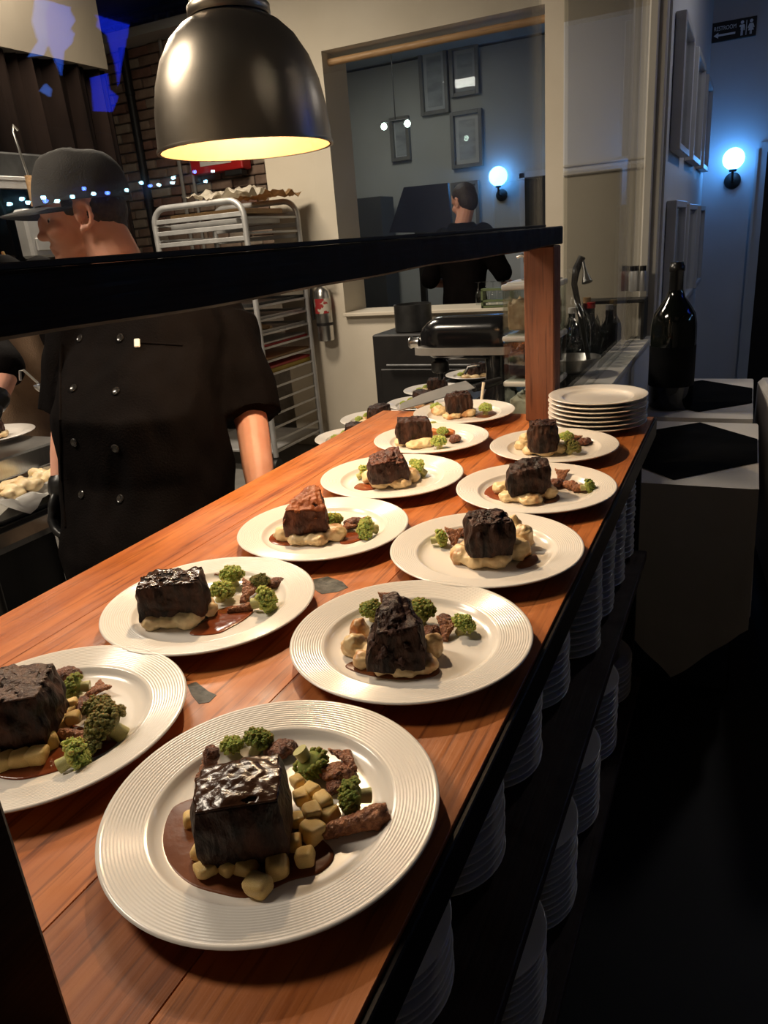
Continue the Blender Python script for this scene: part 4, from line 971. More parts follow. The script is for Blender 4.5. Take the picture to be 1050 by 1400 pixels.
bvh = BVHTree.FromPolygons([v.co.copy() for v in jm.vertices], [tuple(p.vertices) for p in jm.polygons])
def on_jacket(px, py):
    r = bvh.ray_cast(Vector(CAM), Vector(ray(px, py)).normalized()); return r[0], r[1]
M_button = mat('black_shiny_button', (0.015, 0.014, 0.014), 0.2, color2=(0.025, 0.023, 0.023), nscale=30, spec=0.8)
for (px, py) in ((110, 463), (165, 462), (101, 531), (159, 535), (102, 605), (158, 613), (112, 676), (165, 682)):
    q, nn = on_jacket(px, py)
    if q is None: continue
    MB().lathe([(0, 0), (.009, 0), (.0105, .002), (.0105, .004), (.0085, .0055), (.006, .0042), (0, .0042)], 20, q-nn*0.001, axis=nn).build('button', M_button, jacket, True)
q, nn = on_jacket(188, 470)
if q is not None:
    MB().box(q+nn*0.004, (0.014, 0.006, 0.022), rot=nn.to_track_quat('-Y', 'Z').to_matrix(), bevel=0.002).build('pocket_tag', M_whiteplastic, jacket)
# front seam and pocket welt following the cloth
def seam(name, pts, r, m):
    P = []
    for (a, b) in pts:
        q, nn = on_jacket(a, b)
        if q is not None: P.append(q+nn*r*0.2)
    if len(P) > 2: MB().tube(P, r, 8).build(name, m, jacket, True)
seam('front_edge', [(84+t*6-4*math.sin(t*3), 470+t*250) for t in [k/12 for k in range(13)]], 0.004, M_blackcloth)
seam('pocket_welt', [(186+t*64, 468+t*4) for t in [k/8 for k in range(9)]], 0.003, M_blackcloth)
seam('collar_edge', [(150+t*55, 348+t*25) for t in [k/8 for k in range(9)]], 0.006, M_blackcloth)
mb = MB()
for s_ in (-1, 1):
    hp = hips-Vector((0, 0, .1))+Lh*0.09*s_; kn = Vector((hp.x, hp.y, 0.47))+F*0.01; an = Vector((hp.x, hp.y, 0.10))-F*0.02
    limb(mb, [hp, kn, an], [0.105, 0.085, 0.075])
obj('trousers', remesh(mb, 0.011, 3, 'trousers', cloth_fn(0.012, 8, 5)), M_blackcloth, cook, world=True)
for s_ in (-1, 1):
    hp = hips+Lh*0.09*s_
    MB().loft([ering((hp.x+F.x*k, hp.y+F.y*k, 0.032+z_), Lh, Vector((0, 0, 1)), w_, h_, 12) for k, w_, h_, z_ in ((-.10, .030, .030, 0), (-.06, .042, .032, .005), (.03, .046, .032, .006), (.11, .045, .028, 0), (.17, .028, .020, -.01))]).build('shoe', M_black, cook, True)
# cap: crown, brim and strap edge
def hp_(p): return head_c + HM@Vector(p)
rings = []
for i in range(11):
    t = i/10; zz = 0.030+0.124*math.sin(t*math.pi/2); k = math.cos(t*math.pi/2)**0.62 if t < 1 else 0.02
    rings.append([hp_((-0.014+ (0.116*k)*math.cos(a)*(1.0 if math.cos(a) > 0 else 1.02) - 0.004*t, 0.091*k*math.sin(a), zz + 0.006*math.cos(a)*(1-t) + 0.008*t*(math.cos(a)))) for a in [2*math.pi*q/40 for q in range(40)]])
cc = MB().loft(rings, True, True)
cap = obj('cap', cc.mesh('cap', True, 60), M_cap, cook, world=True)
for v in cap.data.vertices: v.co += Vector((nz(v.co, 16, 1), nz(v.co, 16, 4), nz(v.co, 16, 8)))*0.006
for a_ in range(3):
    an0 = a_*math.pi/3
    pts = [hp_((-0.014+0.117*math.cos(u)*math.cos(an0), 0.092*math.cos(u)*math.sin(an0), 0.030+0.1245*math.sin(u))) for u in [math.pi*k/24 for k in range(1, 24)]]
    MB().tube(pts, 0.0012, 6).build('panel_seam', M_cap, cap, True)
MB().ell(hp_((-0.018, 0, 0.156)), (.007, .007, .004), sub=2).build('top_button', M_cap, cap, True)
up_, lo_ = [], []
nb = 15
br = []
for i in range(nb):
    s_ = -1+2*i/(nb-1); yv = 0.088*s_; x_in = -0.014+0.113*math.sqrt(max(0, 1-(s_*0.97)**2)); out_ = 0.088*math.sqrt(max(0, 1-abs(s_)**2.6))
    arch = -0.020*s_*s_
    ring = []
    for th in (0.0018, -0.0018):
        ks = range(6) if th > 0 else range(5, -1, -1)
        for k in ks:
            f_ = k/5; ring.append(hp_((x_in-0.006+(out_+0.006)*f_, yv*(1-0.10*f_), 0.036+arch+0.004*f_-0.008*f_*f_+th)))
    br.append(ring)
MB().loft(br, True, True).build('brim', M_cap, cap, True, 50)
# hair below the cap, at sides and nape
mb = MB()
def E(p, r, sub=3): mb.ell(hp_(p), r, rot=HM, sub=sub)
E((-0.040, 0, 0.012), (0.074, 0.0765, 0.072)); E((-0.058, 0, -0.028), (0.044, 0.058, 0.045))
for s_ in (-1, 1): E((0.016, s_*0.068, 0.022), (0.020, 0.012, 0.024))
obj('hair', remesh(mb, 0.005, 2, 'hair', lambda p, n: p+n*0.002*nz(p, 160, 1)), M_hair, cook, world=True)
M_eye = mat('eye_white', (0.6, 0.55, 0.5), 0.2, color2=(0.62, 0.57, 0.52), nscale=9)
for s_ in (-1, 1):
    e_ = MB().ell(hp_((0.066, s_*0.031, 0.004)), (.011, .011, .010), sub=3).build('eye', M_eye, cook, True)
    MB().ell(hp_((0.0755, s_*0.031, 0.001)), (.004, .005, .005), sub=2).build('iris', M_hair, e_, True)
    MB().tube([hp_((0.090, s_*0.014, 0.030)), hp_((0.093, s_*0.030, 0.035)), hp_((0.080, s_*0.050, 0.030))], [.003, .004, .002], 8).build('eyebrow', M_hair, cook, True)
# dark stubble of jaw
gm = MB(); hand_shape(gm, rwr, (rwr-rel).normalized(), -Lh, 1.0, 0.6, 1); limb(gm, [rel.lerp(rwr, .93), rwr], [0.036, 0.036])
obj('glove', remesh(gm, 0.0042, 1, 'glove', lambda p, n: p+n*.003), M_glove, cook, world=True)

# ---- the cook in the tan apron, mostly out of frame
def simple_person(label, base_c, yaw, H, jacket_m, arms, head=True, hair=True, apron=False, lean=0.0, gloves=False, headyaw=None, dark=False):
    f = Vector((math.cos(yaw), math.sin(yaw), 0)); l = Vector((-f.y, f.x, 0)); b = Vector(base_c)
    k = H/1.75
    def P(fw, lf, z): return b + f*(fw*k+lean*max(0, z-0.9)) + l*lf*k + Vector((0, 0, z*k))
    t = thing('person', label, 'person', b)
    hm = face_matrix(headyaw if headyaw is not None else yaw, math.radians(18)); hc = P(0.03, 0, 1.615)
    mb = MB(); head_shape(mb, hc, hm, k)
    limb(mb, [hc+hm@Vector((-.03, 0, -.03)), P(0, 0, 1.45), P(0, 0, 1.40)], [.060*k, .060*k, .07*k])
    torso(mb, [(P(0, 0, 1.46), .08*k, .07*k), (P(0, 0, 1.38), .165*k, .095*k), (P(0, 0, 1.25), .175*k, .11*k), (P(0, 0, 1.02), .15*k, .105*k), (P(0, 0, .88), .165*k, .115*k), (P(0, 0, .78), .15*k, .1*k)], f, l)
    jk = MB()
    torso(jk, [(P(0, 0, 1.475), .085*k, .078*k), (P(0, 0, 1.39), .185*k, .108*k), (P(0, 0, 1.25), .197*k, .13*k), (P(0, 0, 1.02), .172*k, .128*k), (P(0, 0, .88), .185*k, .132*k), (P(0, 0, .76), .19*k, .135*k)], f, l)
    gls = []
    for sd in (1, -1):
        sh = P(0, 0.19*sd, 1.38); el = Vector(arms[sd][0]); wr = Vector(arms[sd][1])
        limb(mb, [sh, el, el.lerp(wr, .5), wr], [.052*k, .041*k, .039*k, .029*k]); d = (wr-el).normalized()
        hand_shape(mb, wr, d, Vector((0, 0, 1)) if abs(d.z) < .8 else l*sd, k, 0.55, -sd)
        gl_ = MB()
        if gloves: hand_shape(gl_, wr, d, Vector((0, 0, 1)) if abs(d.z) < .8 else l*sd, k, 0.55, -sd); limb(gl_, [el.lerp(wr, .85), wr], [.040*k, .037*k]); gls.append(gl_)
        limb(jk, [sh, sh.lerp(el, .5), sh.lerp(el, .96)], [.080*k, .076*k, .072*k])
    for sd in (1, -1):
        limb(mb, [P(0, .085*sd, .86), P(.01, .09*sd, .48), P(0, .09*sd, .3), P(-.02, .09*sd, .08)], [.085*k, .06*k, .058*k, .04*k])
        limb(jk, [P(0, .088*sd, .84), P(.01, .092*sd, .48), P(-.01, .092*sd, .10)], [.105*k, .083*k, .07*k])
        MB().loft([ering(P(q, .09*sd, .033), l, Vector((0, 0, 1)), w_*k, h_*k, 12) for q, w_, h_ in ((-.10, .03, .03), (-.05, .042, .032), (.05, .046, .032), (.13, .044, .026), (.17, .028, .02))]).build('shoe', M_black, t, True)
    obj('body', remesh(mb, 0.0055, 2, 'body'), M_skin, t, world=True)
    obj('clothes', remesh(jk, 0.010, 3, 'clothes', cloth_fn(0.010, 8, H)), jacket_m, t, world=True)
    for gl_ in gls: obj('glove', remesh(gl_, 0.0045, 1, 'glove', lambda p, n: p+n*.003), M_glove, t, world=True)
    hr = MB(); hr.ell(hc+hm@Vector((-.020, 0, .045))*k, (.098*k, .084*k, .086*k), rot=hm, sub=3); hr.ell(hc+hm@Vector((-.05, 0, .0))*k, (.07*k, .078*k, .09*k), rot=hm, sub=3)
    obj('hair', remesh(hr, .006, 2, 'hair', lambda p, n: p+n*.003*nz(p, 120, 2)), M_hair, t, world=True)
    for sd in (-1, 1):
        MB().ell(hc+hm@Vector((.067, sd*.031, .004))*k, (.011*k, .011*k, .010*k), sub=2).build('eye', M_eye, t, True)
    if apron:
        rings = []
        for i in range(13):
            z = 1.27-0.62*i/12; wd = (0.125+0.055*min(1, i/4))*k
            ring = []
            for off in (0.006, 0.0):
                js = range(13) if off else range(12, -1, -1)
                for j in js:
                    s_ = -1+2*j/12
                    ring.append(P(0, 0, z) + l*(wd*s_) + f*((0.150*math.sqrt(1-0.55*s_*s_))*k + off + 0.006*math.sin(j*1.3+i*.4)))
            rings.append(ring)
        ap = MB().loft(rings, True, True).build('apron', M_apron, t, True, 50)
        for sd in (1, -1):
            q = P(0.125, sd*0.105, 1.245)
            MB().lathe([(.004, 0), (.009, 0), (.009, .003), (.004, .003), (.004, 0)], 16, q+f*0.022, axis=f).build('grommet', M_brass, ap, True)
            MB().tube([q+f*.024, P(.10, sd*.09, 1.36), P(.02, sd*.07, 1.48)], .006, 8).build('strap', M_brass, ap, True)
    return t
ap_yaw = math.radians(-35)
simple_person('cook in tan canvas apron and black sleeves reaching over the steel table', (-2.62, 2.03, 0), ap_yaw, 1.78, M_blackcloth,
              {1: (at(100, 505, 2.80), at(112, 560, 2.68)), -1: (at(8, 508, 2.44), at(-8, 550, 2.38))}, apron=True, gloves=True)
simple_person('dark-haired person in black shirt standing in the room beyond the hatch', (-2.02, 5.75, 0), math.radians(70), 1.80, M_blackcloth,
              {1: ((-2.30, 5.72, 1.10), (-2.18, 5.98, 1.06)), -1: ((-1.72, 5.80, 1.12), (-1.78, 6.05, 1.06))}, headyaw=math.radians(150))
# ------------------------------------------------------------------ kitchen: pan rack
rk = thing('sheet_pan_rack', 'tall aluminium rack with rounded top frame holding trays and boards', 'rack', (-3.1, 4.3, 0))
RX0, RX1, RY0, RY1, RT = -3.50, -2.80, 4.02, 4.64, 1.735
for y in (RY0, RY1):
    r = 0.10
    pts = [(RX0, y, 0.12)] + [(RX0, y, RT-r)] + arc((RX0+r, y, RT-r), r, math.pi, math.pi/2, 6, (1, 0, 0), (0, 0, 1)) + arc((RX1-r, y, RT-r), r, math.pi/2, 0, 6, (1, 0, 0), (0, 0, 1)) + [(RX1, y, 0.12)]
    MB().tube(pts, 0.019, 10).build('end_frame', M_alu, rk, True)
    for z in (1.655, 1.585, 1.515):
        MB().box(((RX0+RX1)/2, y, z), (RX1-RX0-0.03, 0.012, 0.028), bevel=0.003).build('cross_bar', M_alu, rk)
    for x in (RX0, RX1):
        MB().lathe([(0.0, -.02), (0.05, -.018), (0.055, 0), (0.05, .018), (0, .02)], 18, (x, y, 0.056), axis=(1, 0, 0)).build('caster', M_black, rk, True)
        MB().tube([(x, y, 0.06), (x, y, 0.13)], 0.012, 8).build('caster_stem', M_darksteel, rk, True)
for x, s_ in ((RX0, 1), (RX1, -1)):
    for i in range(17):
        z = 0.22+i*0.088
        MB().box((x+s_*0.012, (RY0+RY1)/2, z), (0.03, RY1-RY0, 0.006)).box((x+s_*0.001, (RY0+RY1)/2, z+0.005), (0.004, RY1-RY0, 0.010)).build('slide', M_alu, rk)
for z in (0.15,):
    MB().box(((RX0+RX1)/2, (RY0+RY1)/2, z), (RX1-RX0, RY1-RY0, 0.02), bevel=0.004).build('bottom_plate', M_alu, rk)
def tray(name, label, z, m, h=0.022, inset=0.04, cat='tray', dx=0.0, tilt=0.0):
    b = MB(); cx, cy, w_, d_ = (RX0+RX1)/2+dx, (RY0+RY1)/2, RX1-RX0-2*inset+0.03, RY1-RY0+0.02
    b.box((cx, cy, z+0.003), (w_, d_, 0.006), bevel=0.002)
    if h > 0.012:
        for sx in (-1, 1): b.box((cx+sx*(w_/2-0.003), cy, z+h/2), (0.006, d_, h)); b.box((cx, cy+sx*(d_/2-0.003), z+h/2), (w_-0.012, 0.006, h))
    o = b.build(name, m); return tag(o, label, cat)
M_redp = mat('red_board_plastic', (0.42, 0.03, 0.03), 0.45, color2=(0.48, 0.04, 0.04), nscale=9)
M_yelp = mat('yellow_board_plastic', (0.55, 0.38, 0.05), 0.45, color2=(0.6, 0.43, 0.07), nscale=9)
M_tanb = mat('tan_board', (0.40, 0.24, 0.11), 0.5, color2=(0.46, 0.29, 0.14), nscale=9, stretch=(1, 8, 1))
zl = lambda i: 0.22+i*0.088+0.0035
def board(label, i, m, th=0.016): 
    o = MB().box(((RX0+RX1)/2, (RY0+RY1)/2, zl(i)+th/2), (RX1-RX0-0.05, RY1-RY0+0.01, th), bevel=0.004).build('cutting_board', m); return tag(o, label, 'cutting board')
board('red cutting board lying under a grey tray in the pan rack', 7, M_redp)
o = MB().box(((RX0+RX1)/2, (RY0+RY1)/2, zl(7)+0.024), (RX1-RX0-0.06, RY1-RY0-0.02, 0.014), bevel=0.003).build('tray', M_alu); tag(o, 'grey tray lying on a red board in the pan rack', 'tray')
board('tan wooden cutting board alone on its rack level', 6, M_tanb)
o = MB().box(((RX0+RX1)/2, (RY0+RY1)/2, zl(5)+.040), (RX1-RX0-.05, RY1-RY0+.01, .018), bevel=.004).build('cutting_board', M_redp); tag(o, 'bright red cutting board lying on the yellow one', 'cutting board')
board('yellow cutting board under a red one in the rack', 5, M_yelp, 0.03)
tray('sheet_pan', 'dark baking sheet on the upper level of the pan rack', zl(10), M_darksteel)
tray('sheet_pan', 'aluminium baking sheet with brown paper in the pan rack', zl(9), M_alu)
tray('sheet_pan', 'aluminium baking sheet heaped with tools, second rack level above red board', zl(8), M_alu)
for k, (dx, dy, m) in enumerate(((-.12, -.2, M_tanb), (.1, -.18, M_darksteel), (.22, -.1, M_tanb))):
    o = MB().tube([(-3.15+dx-.09, 4.3+dy, zl(8)+.028), (-3.15+dx, 4.3+dy+.02, zl(8)+.036), (-3.15+dx+.1, 4.3+dy, zl(8)+.028)], [.012, .02, .012], 10).build('kitchen_tool', m, None, True)
    tag(o, ('tan rolling tool', 'dark steel tool', 'tan wooden spoon head')[k] + ' lying on baking sheet in the rack', 'tool')
# stack on the top of the rack: boxes, paper, foil
ZR = RT+0.019
for k, (z, th, m, lab, w_, dx, rz_) in enumerate(((1.60, .035, M_alu, 'silver lidded tray on the top slides of pan rack', .58, 0, 0), (1.66, .03, M_tanb, 'flattened brown cardboard on the top slides of pan rack', .60, .02, .02))):
    o = MB().box(((RX0+RX1)/2+dx, (RY0+RY1)/2-.02, z+th/2), (w_-.06, .50, th), rz=rz_, bevel=.004).build('tray' if k == 0 else 'cardboard', m); tag(o, lab, 'tray' if k == 0 else 'cardboard')
def sheetmesh(x0, x1, y0, y1, z, amp, sd, nx=22, ny=16, th=0.003):
    g = [[Vector((x0+(x1-x0)*i/nx+.01*nz((i, j, 0), .5, sd), y0+(y1-y0)*j/ny+.012*nz((i, j, 3), .5, sd), z+amp*(nz((i, j, 0), .33, sd)+.5)+amp*.4*nz((i, j, 5), .8, sd))) for i in range(nx+1)] for j in range(ny+1)]
    bm = bmesh.new(); V = [[bm.verts.new(p) for p in r_] for r_ in g]
    for j in range(ny):
        for i in range(nx): bm.faces.new((V[j][i], V[j][i+1], V[j+1][i+1], V[j+1][i]))
    bmesh.ops.solidify(bm, geom=bm.faces[:], thickness=th)
    mb = MB(); mb.bm.free(); mb.bm = bm; return mb
M_paper = mat('greaseproof_paper', (0.62, 0.56, 0.46), 0.7, color2=(0.68, 0.62, 0.52), nscale=9)
tag(sheetmesh(-3.20, -2.78, 4.0, 4.28, ZR+.004, .05, 2.0).build('paper_sheet', M_paper, None, True), 'crumpled pale paper sheet lying over the top of the pan rack', 'paper')
tag(sheetmesh(-3.15, -2.74, 4.31, 4.66, ZR+.004, .04, 5.0).build('brown_paper', M_tanb, None, True), 'brown paper drooping off the top of the pan rack', 'paper')

# fire extinguisher on the cream wall
ex = thing('fire_extinguisher', 'polished steel fire extinguisher strapped to the cream wall', 'extinguisher', (-2.695, Y_HATCH-0.07, 0.80))
EX, EY = -2.695, Y_HATCH-0.07
MB().lathe([(0, .80), (.055, .80), (.058, .81), (.058, 1.10), (.052, 1.14), (.03, 1.165), (.016, 1.175), (.016, 1.20), (0, 1.20)], 28, (EX, EY, 0)).build('cylinder', M_steel, ex, True, 50)
MB().lathe([(.0585, .99), (.0592, .99), (.0592, 1.09), (.0585, 1.09)], 28, (EX, EY, 0)).build('label_wrap', mat('extinguisher_label', (0.6, 0.55, 0.45), 0.5, color2=(0.35, 0.03, 0.03), nscale=14, ramp=(.5, .52)), ex, True)
MB().lathe([(.0585, .905), (.0605, .905), (.0605, .925), (.0585, .925)], 28, (EX, EY, 0)).build('strap', M_black, ex, True)
MB().box((EX+.03, EY-.02, 1.215), (.10, .02, .014), bevel=.003).box((EX+.03, EY-.02, 1.245), (.10, .018, .010), rot=Euler((0, -.25, 0)), bevel=.003).build('handle', M_black, ex)
MB().tube([(EX-.02, EY-.02, 1.20), (EX-.06, EY-.03, 1.19), (EX-.072, EY-.03, 1.10), (EX-.068, EY-.03, .95)], .010, 10).build('hose', M_black, ex, True)

# pipes and conduits on the brick wall
def vpipe(label, px, py, r, m, z0=0.02, z1=3.24, y=Y_BRICK-0.06, px2=None):
    a = hit(px, py, 1, y)
    t = thing('wall_pipe', label, 'pipe', (a.x, y, z0))
    MB().tube([(a.x, y, z0), (a.x, y, z1)], r, 14).build('pipe', m, t, True)
    for z in (1.9, 2.7): MB().lathe([(r+.0015, -.012), (r+.006, -.012), (r+.006, .012), (r+.0015, .012)], 14, (a.x, y, z)).build('clamp', m, t, True)
M_cond = mat('grey_conduit_paint', (0.30, 0.28, 0.26), 0.45, color2=(0.36, 0.34, 0.31), nscale=12)
vpipe('thick black vertical pipe on the brick wall beside the curtain', 187, 180, 0.034, M_black)
vpipe('thin grey conduit on brick wall, first past the thick black pipe', 226, 100, 0.013, M_cond)
vpipe('thin grey conduit on brick wall running behind the heat lamp collar', 247, 240, 0.012, M_cond)
vpipe('thin grey conduit on brick wall, next to the cream wall', 264, 240, 0.012, M_cond)
a = hit(150, 30, 1, Y_BRICK-.14); b = hit(250, 12, 1, Y_BRICK-.14)
tag(MB().tube([a-Vector((.4, 0, 0)), Vector((b.x+.9, a.y, a.z))], .03, 14).build('overhead_pipe', M_black, None, True), 'black horizontal pipe high across the brick wall', 'pipe')
def redbox(label, x0, y0, x1, y1, yy=Y_BRICK-.16):
    a = hit(x0, y1, 1, yy); b = hit(x1, y0, 1, yy); cx = (a.x+b.x)/2; z0, z1 = min(a.z, b.z), max(a.z, b.z)
    t = thing('alarm_box', label, 'alarm box', (cx, yy, z0))
    MB().box((cx, yy+.05, (z0+z1)/2), (b.x-a.x, .12, z1-z0), bevel=.012, seg=2).build('casing', M_red, t)
    MB().box((cx, yy-.012, z0+(z1-z0)*.4), ((b.x-a.x)*.6, .006, (z1-z0)*.3), bevel=.002).build('plate', M_whiteplastic, t)
    MB().box((cx+(b.x-a.x)*.3, yy+.03, z0-.02), (.16, .08, .04), bevel=.006).build('bracket', M_black, t)
redbox('red alarm box on the brick wall below the heat lamp rim', 263, 190, 328, 240)
redbox('small red alarm box high on brick wall by the lamp collar', 245, 24, 272, 52)

# ------------------------------------------------------------------ steel prep table at the cooks' side
stt = thing('steel_table', 'stainless steel prep table with raised rolled edge by the cooks', 'table', (-2.6, 1.5, 0))
TZ = 0.88
ta = hit(88, 600, 2, TZ)
MB().box((-2.72, 1.35, TZ-.035), (1.25, 0.86, .07), bevel=.006).build('table_top', M_steel, stt)
MB().box((-2.72, 1.35, .59), (1.22, .80, .02)).build('under_shelf', M_steel, stt)
MB().box((-2.72, 1.35, .31), (1.08, .70, .54)).build('cabinet', M_black, stt)
for sx in (-1, 1):
    for sy in (-1, 1): MB().tube([(-2.72+.56*sx, 1.35+.37*sy, 0), (-2.72+.56*sx, 1.35+.37*sy, TZ-.07)], .02, 12).build('leg', M_steel, stt, True)
pp = hit(12, 592, 2, TZ+.02)
o = obj('dinner_plate', me_plate, None, None, (pp.x-.06, pp.y-.03, TZ)); tag(o, 'white dinner plate with beef before the cook in tan apron', 'plate')
mb_ = beef_mesh(.10, .055, .05, 21.0); t = thing('braised_beef', 'dark beef slab on the plate before the cook in tan apron', 'beef', (pp.x-.06, pp.y-.03, TZ+.022), RZ0+.1)
obj('meat', mb_, M_beefbrown, t)
mb = MB()
for k in range(9): mb.ell((pp.x-.06+.05*math.cos(k*.7+.4), pp.y-.03+.045*math.sin(k*.7+.4), TZ+.018), (.018, .017, .012), sub=2)
tag(obj('mashed_potato', remesh(mb, .004, 2, 'mash'), M_mash), 'pale mash under the beef slab on the steel table', 'mash')
# tongs-like ladle hooked in the apron cook's hand side
l0 = at(30, 500, 2.35)
lad = thing('ladle', 'thin steel ladle held in front of the tan apron', 'ladle', at(50, 526, 2.35))
MB().tube([at(28, 520, 2.35), at(27, 507, 2.35), at(32, 506, 2.35), at(52, 524, 2.35)], .004, 8).build('handle', M_steel, lad, True)
MB().lathe([(0, -.028), (.02, -.024), (.035, -.008), (.038, .002), (.036, .002), (.033, -.007), (.019, -.021), (0, -.025)], 24, at(63, 526, 2.35)).build('bowl', M_steel, lad, True)
# black bin with paper-lined tray of bread below the table
bz = 0.60
pa = hit(70, 668, 2, bz)
tx, ty = -1.975, 1.44
ct_ = thing('utility_cart', 'black utility cart between the cook and the steel table', 'cart', (tx, ty, 0))
for z_ in (.20, .745): MB().box((tx, ty, z_), (.22, .46, .02), bevel=.004).build('shelf', M_black, ct_)
for sx in (-1, 1):
    for sy in (-1, 1): MB().tube([(tx+.09*sx, ty+.20*sy, .0), (tx+.09*sx, ty+.20*sy, .734)], .012, 10).build('leg', M_black, ct_, True)
tr = thing('lined_tray', 'tray lined with crumpled white paper and scraps on the black cart', 'tray', (tx, ty, .756))
MB().box((tx, ty, .762), (.21, .44, .012), bevel=.003).build('tray_base', M_darksteel, tr)
sheetmesh(tx-.11, tx+.11, ty-.22, ty+.22, .771, .05, 8.0).build('paper_liner', mat('white_paper', (0.72, 0.70, 0.66), .7, color2=(.76, .74, .70), nscale=9), tr, True)
mb = MB(); rg = random.Random(3)
for k in range(60): mb.ell((tx+rg.uniform(-.06, .06), ty+.06+rg.uniform(-.12, .12), .808+rg.uniform(-.012, .018)), (rg.uniform(.015, .03), rg.uniform(.012, .025), rg.uniform(.01, .02)), sub=2)
obj('scraps', remesh(mb, .005, 1, 'scraps'), M_mash, tr, world=True)
# steel wall shelf with utensils behind the cooks
sh = thing('wall_shelf', 'steel wall shelf behind the cook cap with dark boxes', 'shelf', (-3.4, 2.6, 1.8))
a = hit(0, 250, 0, -3.40); b = hit(50, 243, 0, -3.40)
MB().box((-3.45, 2.75, a.z+.01), (.30, 1.5, .02), bevel=.003).build('board', M_alu, sh)
MB().box((-3.31, 2.75, a.z-.012), (.012, 1.5, .05), bevel=.003).build('lip', M_alu, sh)
MB().box((-3.52, 2.70, a.z+.085), (.18, 1.2, .13), bevel=.01).build('dark_box', M_darksteel, sh)
u = hit(38, 240, 0, -3.25)
ut = thing('hanging_utensil', 'steel skimmer with wooden handle hanging from the wall shelf', 'utensil', u)
MB().tube([u+Vector((0, 0, .20)), u+Vector((0, -.02, .22)), u+Vector((0, -.03, .19)), u+Vector((0, 0, .0))], .006, 8).build('hook_rod', M_steel, ut, True)
MB().tube([u, u+Vector((0, 0, -.14))], .016, 10).build('handle', M_dowel, ut, True)
v = hit(54, 325, 0, -3.1)
cn2 = thing('wall_container', 'white plastic dispenser on the wall in front of the cook face', 'dispenser', v)
MB().box(v+Vector((-.04, .02, .02)), (.08, .16, .22), bevel=.012).build('case', M_alu, cn2)
MB().box(v+Vector((.004, .02, -.03)), (.012, .10, .06), bevel=.004).build('front_flap', M_alu, cn2)

# ------------------------------------------------------------------ low steel counter beyond the pass, with more dishes
SZ = 0.80
sc_ = thing('steel_counter', 'low steel counter carrying the row of plated dishes past the pass', 'counter', (-1.22, 2.9, 0))
MB().box((-.985, 2.90, SZ-.02), (0.53, 1.70, .04), bevel=.005).build('counter_top', M_darksteel, sc_)
MB().box((-.985, 2.90, .38), (0.50, 1.64, .74)).build('cabinet', M_black, sc_)
FP = [(434, 597), (468, 572), (530, 551), (553, 533), (610, 512)]
FL = ['first', 'second', 'third', 'fourth', 'fifth']
for k, (a_, b_) in enumerate(FP):
    q = hit(a_, b_, 2, SZ+.022); x, y = q.x+.130, q.y+.02
    o = obj('dinner_plate', me_plate, None, None, (x, y, SZ)); o.scale = (.88, .88, 1); tag(o, 'white plate on the low steel counter, %s in its row from the cook' % FL[k], 'plate', 'dishes on the steel counter')
    t = thing('braised_beef', 'dark beef on the steel counter row, %s plate from the cook' % FL[k], 'beef', (x+.015, y, SZ+.013), RZ0+k)
    obj('meat', beef_mesh(.082, .062, .056, 30+k*1.7, n=14), M_beef, t)
    mb = MB()
    for j in range(6): mb.ell((x+.045*math.cos(j*1.05), y-.01+.045*math.sin(j*1.05), SZ+.018), (.024, .022, .010), sub=2)
    tag(obj('mashed_potato', remesh(mb, .0045, 2, 'mash', lambda p, n: p+n*.002*nz(p, 90, 1)), M_mashsauce), 'mash on the steel counter row, %s plate from the cook' % FL[k], 'mash')
    for j, (dx, dy) in enumerate(((-.055, -.03), (-.05, .03))):
        t = thing('broccoli_floret', 'small floret on the steel counter row, %s plate, %s side' % (FL[k], ('cook', 'mixer')[j]), 'broccoli', (x+dx, y+dy, SZ+.022), j)
        c_ = obj('crown', shared(CROWNS[j], M_broc), None, t); c_.scale = (.015,)*3
# long steel blade resting from the counter end
p0 = hit(545, 562, 2, CT+.008); p1 = hit(648, 531, 2, CT+.02)
kn = thing('slicing_blade', 'long wide steel slicing blade lying past the counter corner', 'knife', p0)
dv = (p1-p0).normalized(); sd_ = Vector((-dv.y, dv.x, 0)).normalized()
MB().loft([[p0+dv*t_+sd_*w_+Vector((0, 0, z_)) for w_, z_ in ((-.004, 0), (-.004, .003), (hw, .0015+hw*.55), (hw, hw*.55-.001))] for t_, hw in ((0, .008), (.03, .022), (.12, .034), (.26, .038), ((p1-p0).length, .036))]).build('blade', mat('dull_blade_steel', (.42, .42, .42), .4, .4, color2=(.5, .5, .5), nscale=9), kn)
MB().tube([p1, p1+dv*.06, p1+dv*.12], [.012, .014, .012], 10).build('handle', M_black, kn, True)

